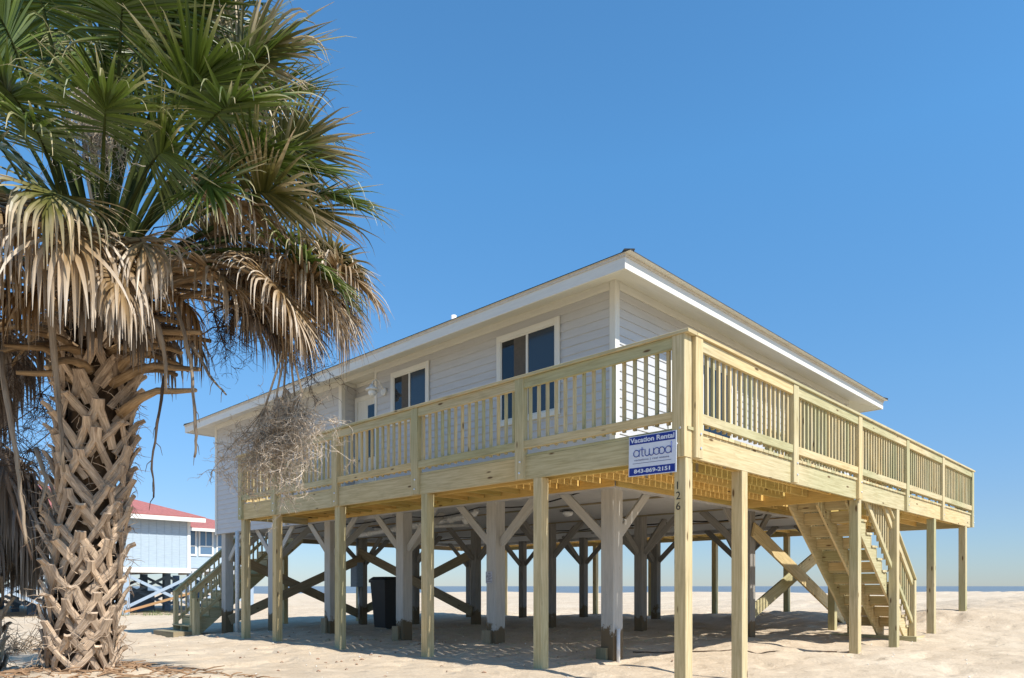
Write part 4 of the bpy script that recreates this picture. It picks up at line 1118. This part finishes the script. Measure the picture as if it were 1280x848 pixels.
hang([(222, 385, -.5), (238, 450, -.5), (243, 500, -.5), (246, 545, -.5), (243, 572, -.5)], .017)
hang([(240, 430, -.4), (262, 470, -.4), (283, 494, -.4)], .014)
hang([(0, 440, -.8), (8, 500, -.8), (20, 570, -.8), (28, 630, -.8), (33, 680, -.8)], .020)
hang([(8, 590, -.7), (14, 620, -.7), (40, 700, -.7)], .014, TWIGD)
hang([(45, 560, -.3), (58, 600, -.45), (50, 640, -.5)], .018)

# shorter dead palm just past the left edge: a thatch of hanging leaves
p2b = at(-38, 800, 7.6); p2b.z = gz(p2b.x, p2b.y); p2t = Vector((p2b.x, p2b.y, at(0, 545, 7.6).z))
palm2 = thing('palmetto_palm', p2b, 'dark thatch of hanging dead leaves on the palm at the left edge', 'palm tree')
trunk(palm2, p2b, p2t, .25, .05, rr, step=.05)
for k in range(34):
    a = k*2.4+rr.uniform(-.3, .3); el = rr.uniform(-.3, .3); mb = MB()
    frond(mb, p2t+Vector((0, 0, rr.uniform(-.5, .1))), (math.cos(a), math.sin(a), el), rr.uniform(.35, .6), rr.uniform(.85, 1.1), 1.5, rr, 20, 2.4, 110, .1, rr.uniform(-.5, .5), stiff=.10, pr=.018)
    build('frond', mb, OG, palm2)

# ------------------------------------------------------------------ litter, brush, painted post shadow on sand
def litter(nm, n, region, mat, ln, w, label_kind='stuff', seed=1, mask=None):
    q = random.Random(seed); mb = MB(); c = 0
    while c < n:
        x = q.uniform(region[0], region[1]); y = q.uniform(region[2], region[3])
        if mask and not mask(x, y, q): continue
        c += 1
        z = gz(x, y)+.006; a = q.uniform(0, 6.28); L = q.uniform(.5, 1.4)*ln; ww = w*q.uniform(.5, 1.3)
        d = Vector((math.cos(a), math.sin(a), q.uniform(-.05, .2))).normalized(); p = Vector((x, y, z))
        mb.tube([p, p+d*L*.5+Vector((0, 0, ww*.5)), p+d*L], [ww*.5, ww*.5, ww*.3], 4)
    build(nm, mb, mat, kind=label_kind)
litter('straw_litter', 420, (.4, 6, 2.2, 9), plain('pale_straw', (.50, .44, .26), .9), .10, .010, seed=3)
litter('shell_fragments', 260, (-3, 14, -3, 14), plain('bleached_shell', (.80, .76, .70), .6), .022, .014, seed=4)
litter('palm_litter', 900, (pb.x-1.6, pb.x+1.8, pb.y-1.6, pb.y+1.6), plain('brown_leaf_litter', (.33, .20, .11), .9), .16, .014, seed=5, mask=lambda x, y, q: math.hypot(x-pb.x, y-pb.y) < abs(q.gauss(0, .75))+.25)
litter('palm_litter', 500, (-9, -4, 4, 11), plain('reddish_leaf_litter', (.36, .19, .11), .9), .14, .014, seed=6)
q0 = at(500, 806, 12); litter('beach_debris', 90, (-3, 2, 1, 11), plain('brown_scrap', (.38, .24, .16), .9), .05, .02, seed=8)

br = at(30, 765, 11.5); br.z = gz(br.x, br.y)
bs = thing('dry_brush', br, 'heap of tangled dry branches beside the palm trunk', 'brush pile')
q = random.Random(2); mb = MB()
for k in range(150):
    a = q.uniform(0, 6.28); p = br+Vector((q.gauss(0, .45), q.gauss(0, .45), q.uniform(-.02, .15))); d = Vector((math.cos(a), math.sin(a), q.uniform(.1, 1.1))).normalized(); pts = [p.copy()]
    for j in range(5): d = (d+Vector((q.gauss(0, 1), q.gauss(0, 1), q.gauss(-.3, 1)))*.28).normalized(); p = p+d*.11; pts.append(p.copy())
    mb.tube(pts, [.010, .008, .006, .005, .004, .002], 4)
build('branches', mb, STALK, bs)
rp = thing('painted_shadow', (3, 1, 0), 'thin dark cord drawn on the sand as a post shadow between the deck posts', 'strip')
P_ = []
for k in range(30):
    t = k/29; x = 5.1-2.4*t*1.0; y = .3+2.2*t+.12*math.sin(t*9); P_.append((x+.06*math.sin(t*13), y, gz(x, y)+.012))
build('strip', MB().tube(P_, .011, 5), TWIGD, rp)  # thin dark strip shaped as the cast shadow of a deck post
# grass tufts by the neighbour
gt = MB(); q = random.Random(4)
for (cx_, cy_) in ((4.6, 33.2), (6.2, 32.6), (-1, 33), (2, 31)):
    for k in range(70):
        x = cx_+q.gauss(0, .35); y = cy_+q.gauss(0, .35); z = gz(x, y); a = q.uniform(0, 6.28); h = q.uniform(.1, .35); w = .012
        gt.face([(x-w, y, z), (x+w, y, z), (x+math.cos(a)*h*.5, y+math.sin(a)*h*.5, z+h)])
build('beach_grass', gt, plain('beach_grass_green', (.12, .16, .05), .8), kind='stuff')

# ------------------------------------------------------------------ light, sky, camera
sun_dir = Vector((.05, -1.0, 1.16)).normalized()
sl = bpy.data.lights.new('sun', 'SUN'); sl.energy = 4.9; sl.angle = math.radians(.53); sl.color = (1.0, .955, .88)
so = bpy.data.objects.new('sun', sl); COL.objects.link(so); so.rotation_euler = sun_dir.to_track_quat('Z', 'Y').to_euler(); so.location = (0, -20, 30)
w = bpy.data.worlds.new('World'); S.world = w; w.use_nodes = True; nt = w.node_tree
sky = nt.nodes.new('ShaderNodeTexSky'); sky.sky_type = 'NISHITA'; sky.sun_disc = False
sky.sun_elevation = math.asin(sun_dir.z); sky.sun_rotation = math.atan2(sun_dir.x, sun_dir.y)
sky.altitude = 0; sky.air_density = 1.0; sky.dust_density = .05; sky.ozone_density = 1.0
bg = nt.nodes['Background']; bg.inputs[1].default_value = .13
tc = nt.nodes.new('ShaderNodeTexCoord'); sz = nt.nodes.new('ShaderNodeSeparateXYZ'); nt.links.new(tc.outputs['Generated'], sz.inputs[0])
gr = ramp(nt, [(0.0, (.36, .46, .68)), (.10, (.44, .57, .76)), (.25, (.52, .80, .98)), (.5, (.57, 1.08, 1.32))], sz.outputs[2])
tint = mixc(nt, sky.outputs[0], gr.outputs[0], 1.0, 'MULTIPLY'); nt.links.new(tint, bg.inputs[0])

cam = bpy.data.cameras.new('camera'); co = bpy.data.objects.new('camera', cam); COL.objects.link(co)
cam.sensor_width = 36; cam.lens = FPX/1280*36; cam.shift_y = (733-424)/1280; cam.clip_start = .05; cam.clip_end = 60000
co.location = CAMPOS; co.rotation_euler = (math.radians(90), 0, -math.atan2(UU[1], VV[1]))
S.camera = co
S.render.engine = 'CYCLES'
S.view_settings.view_transform = 'Standard'; S.view_settings.look = 'None'; S.view_settings.gamma = 1.0; S.view_settings.exposure = 0.38
S.cycles.max_bounces = 6; S.cycles.diffuse_bounces = 4
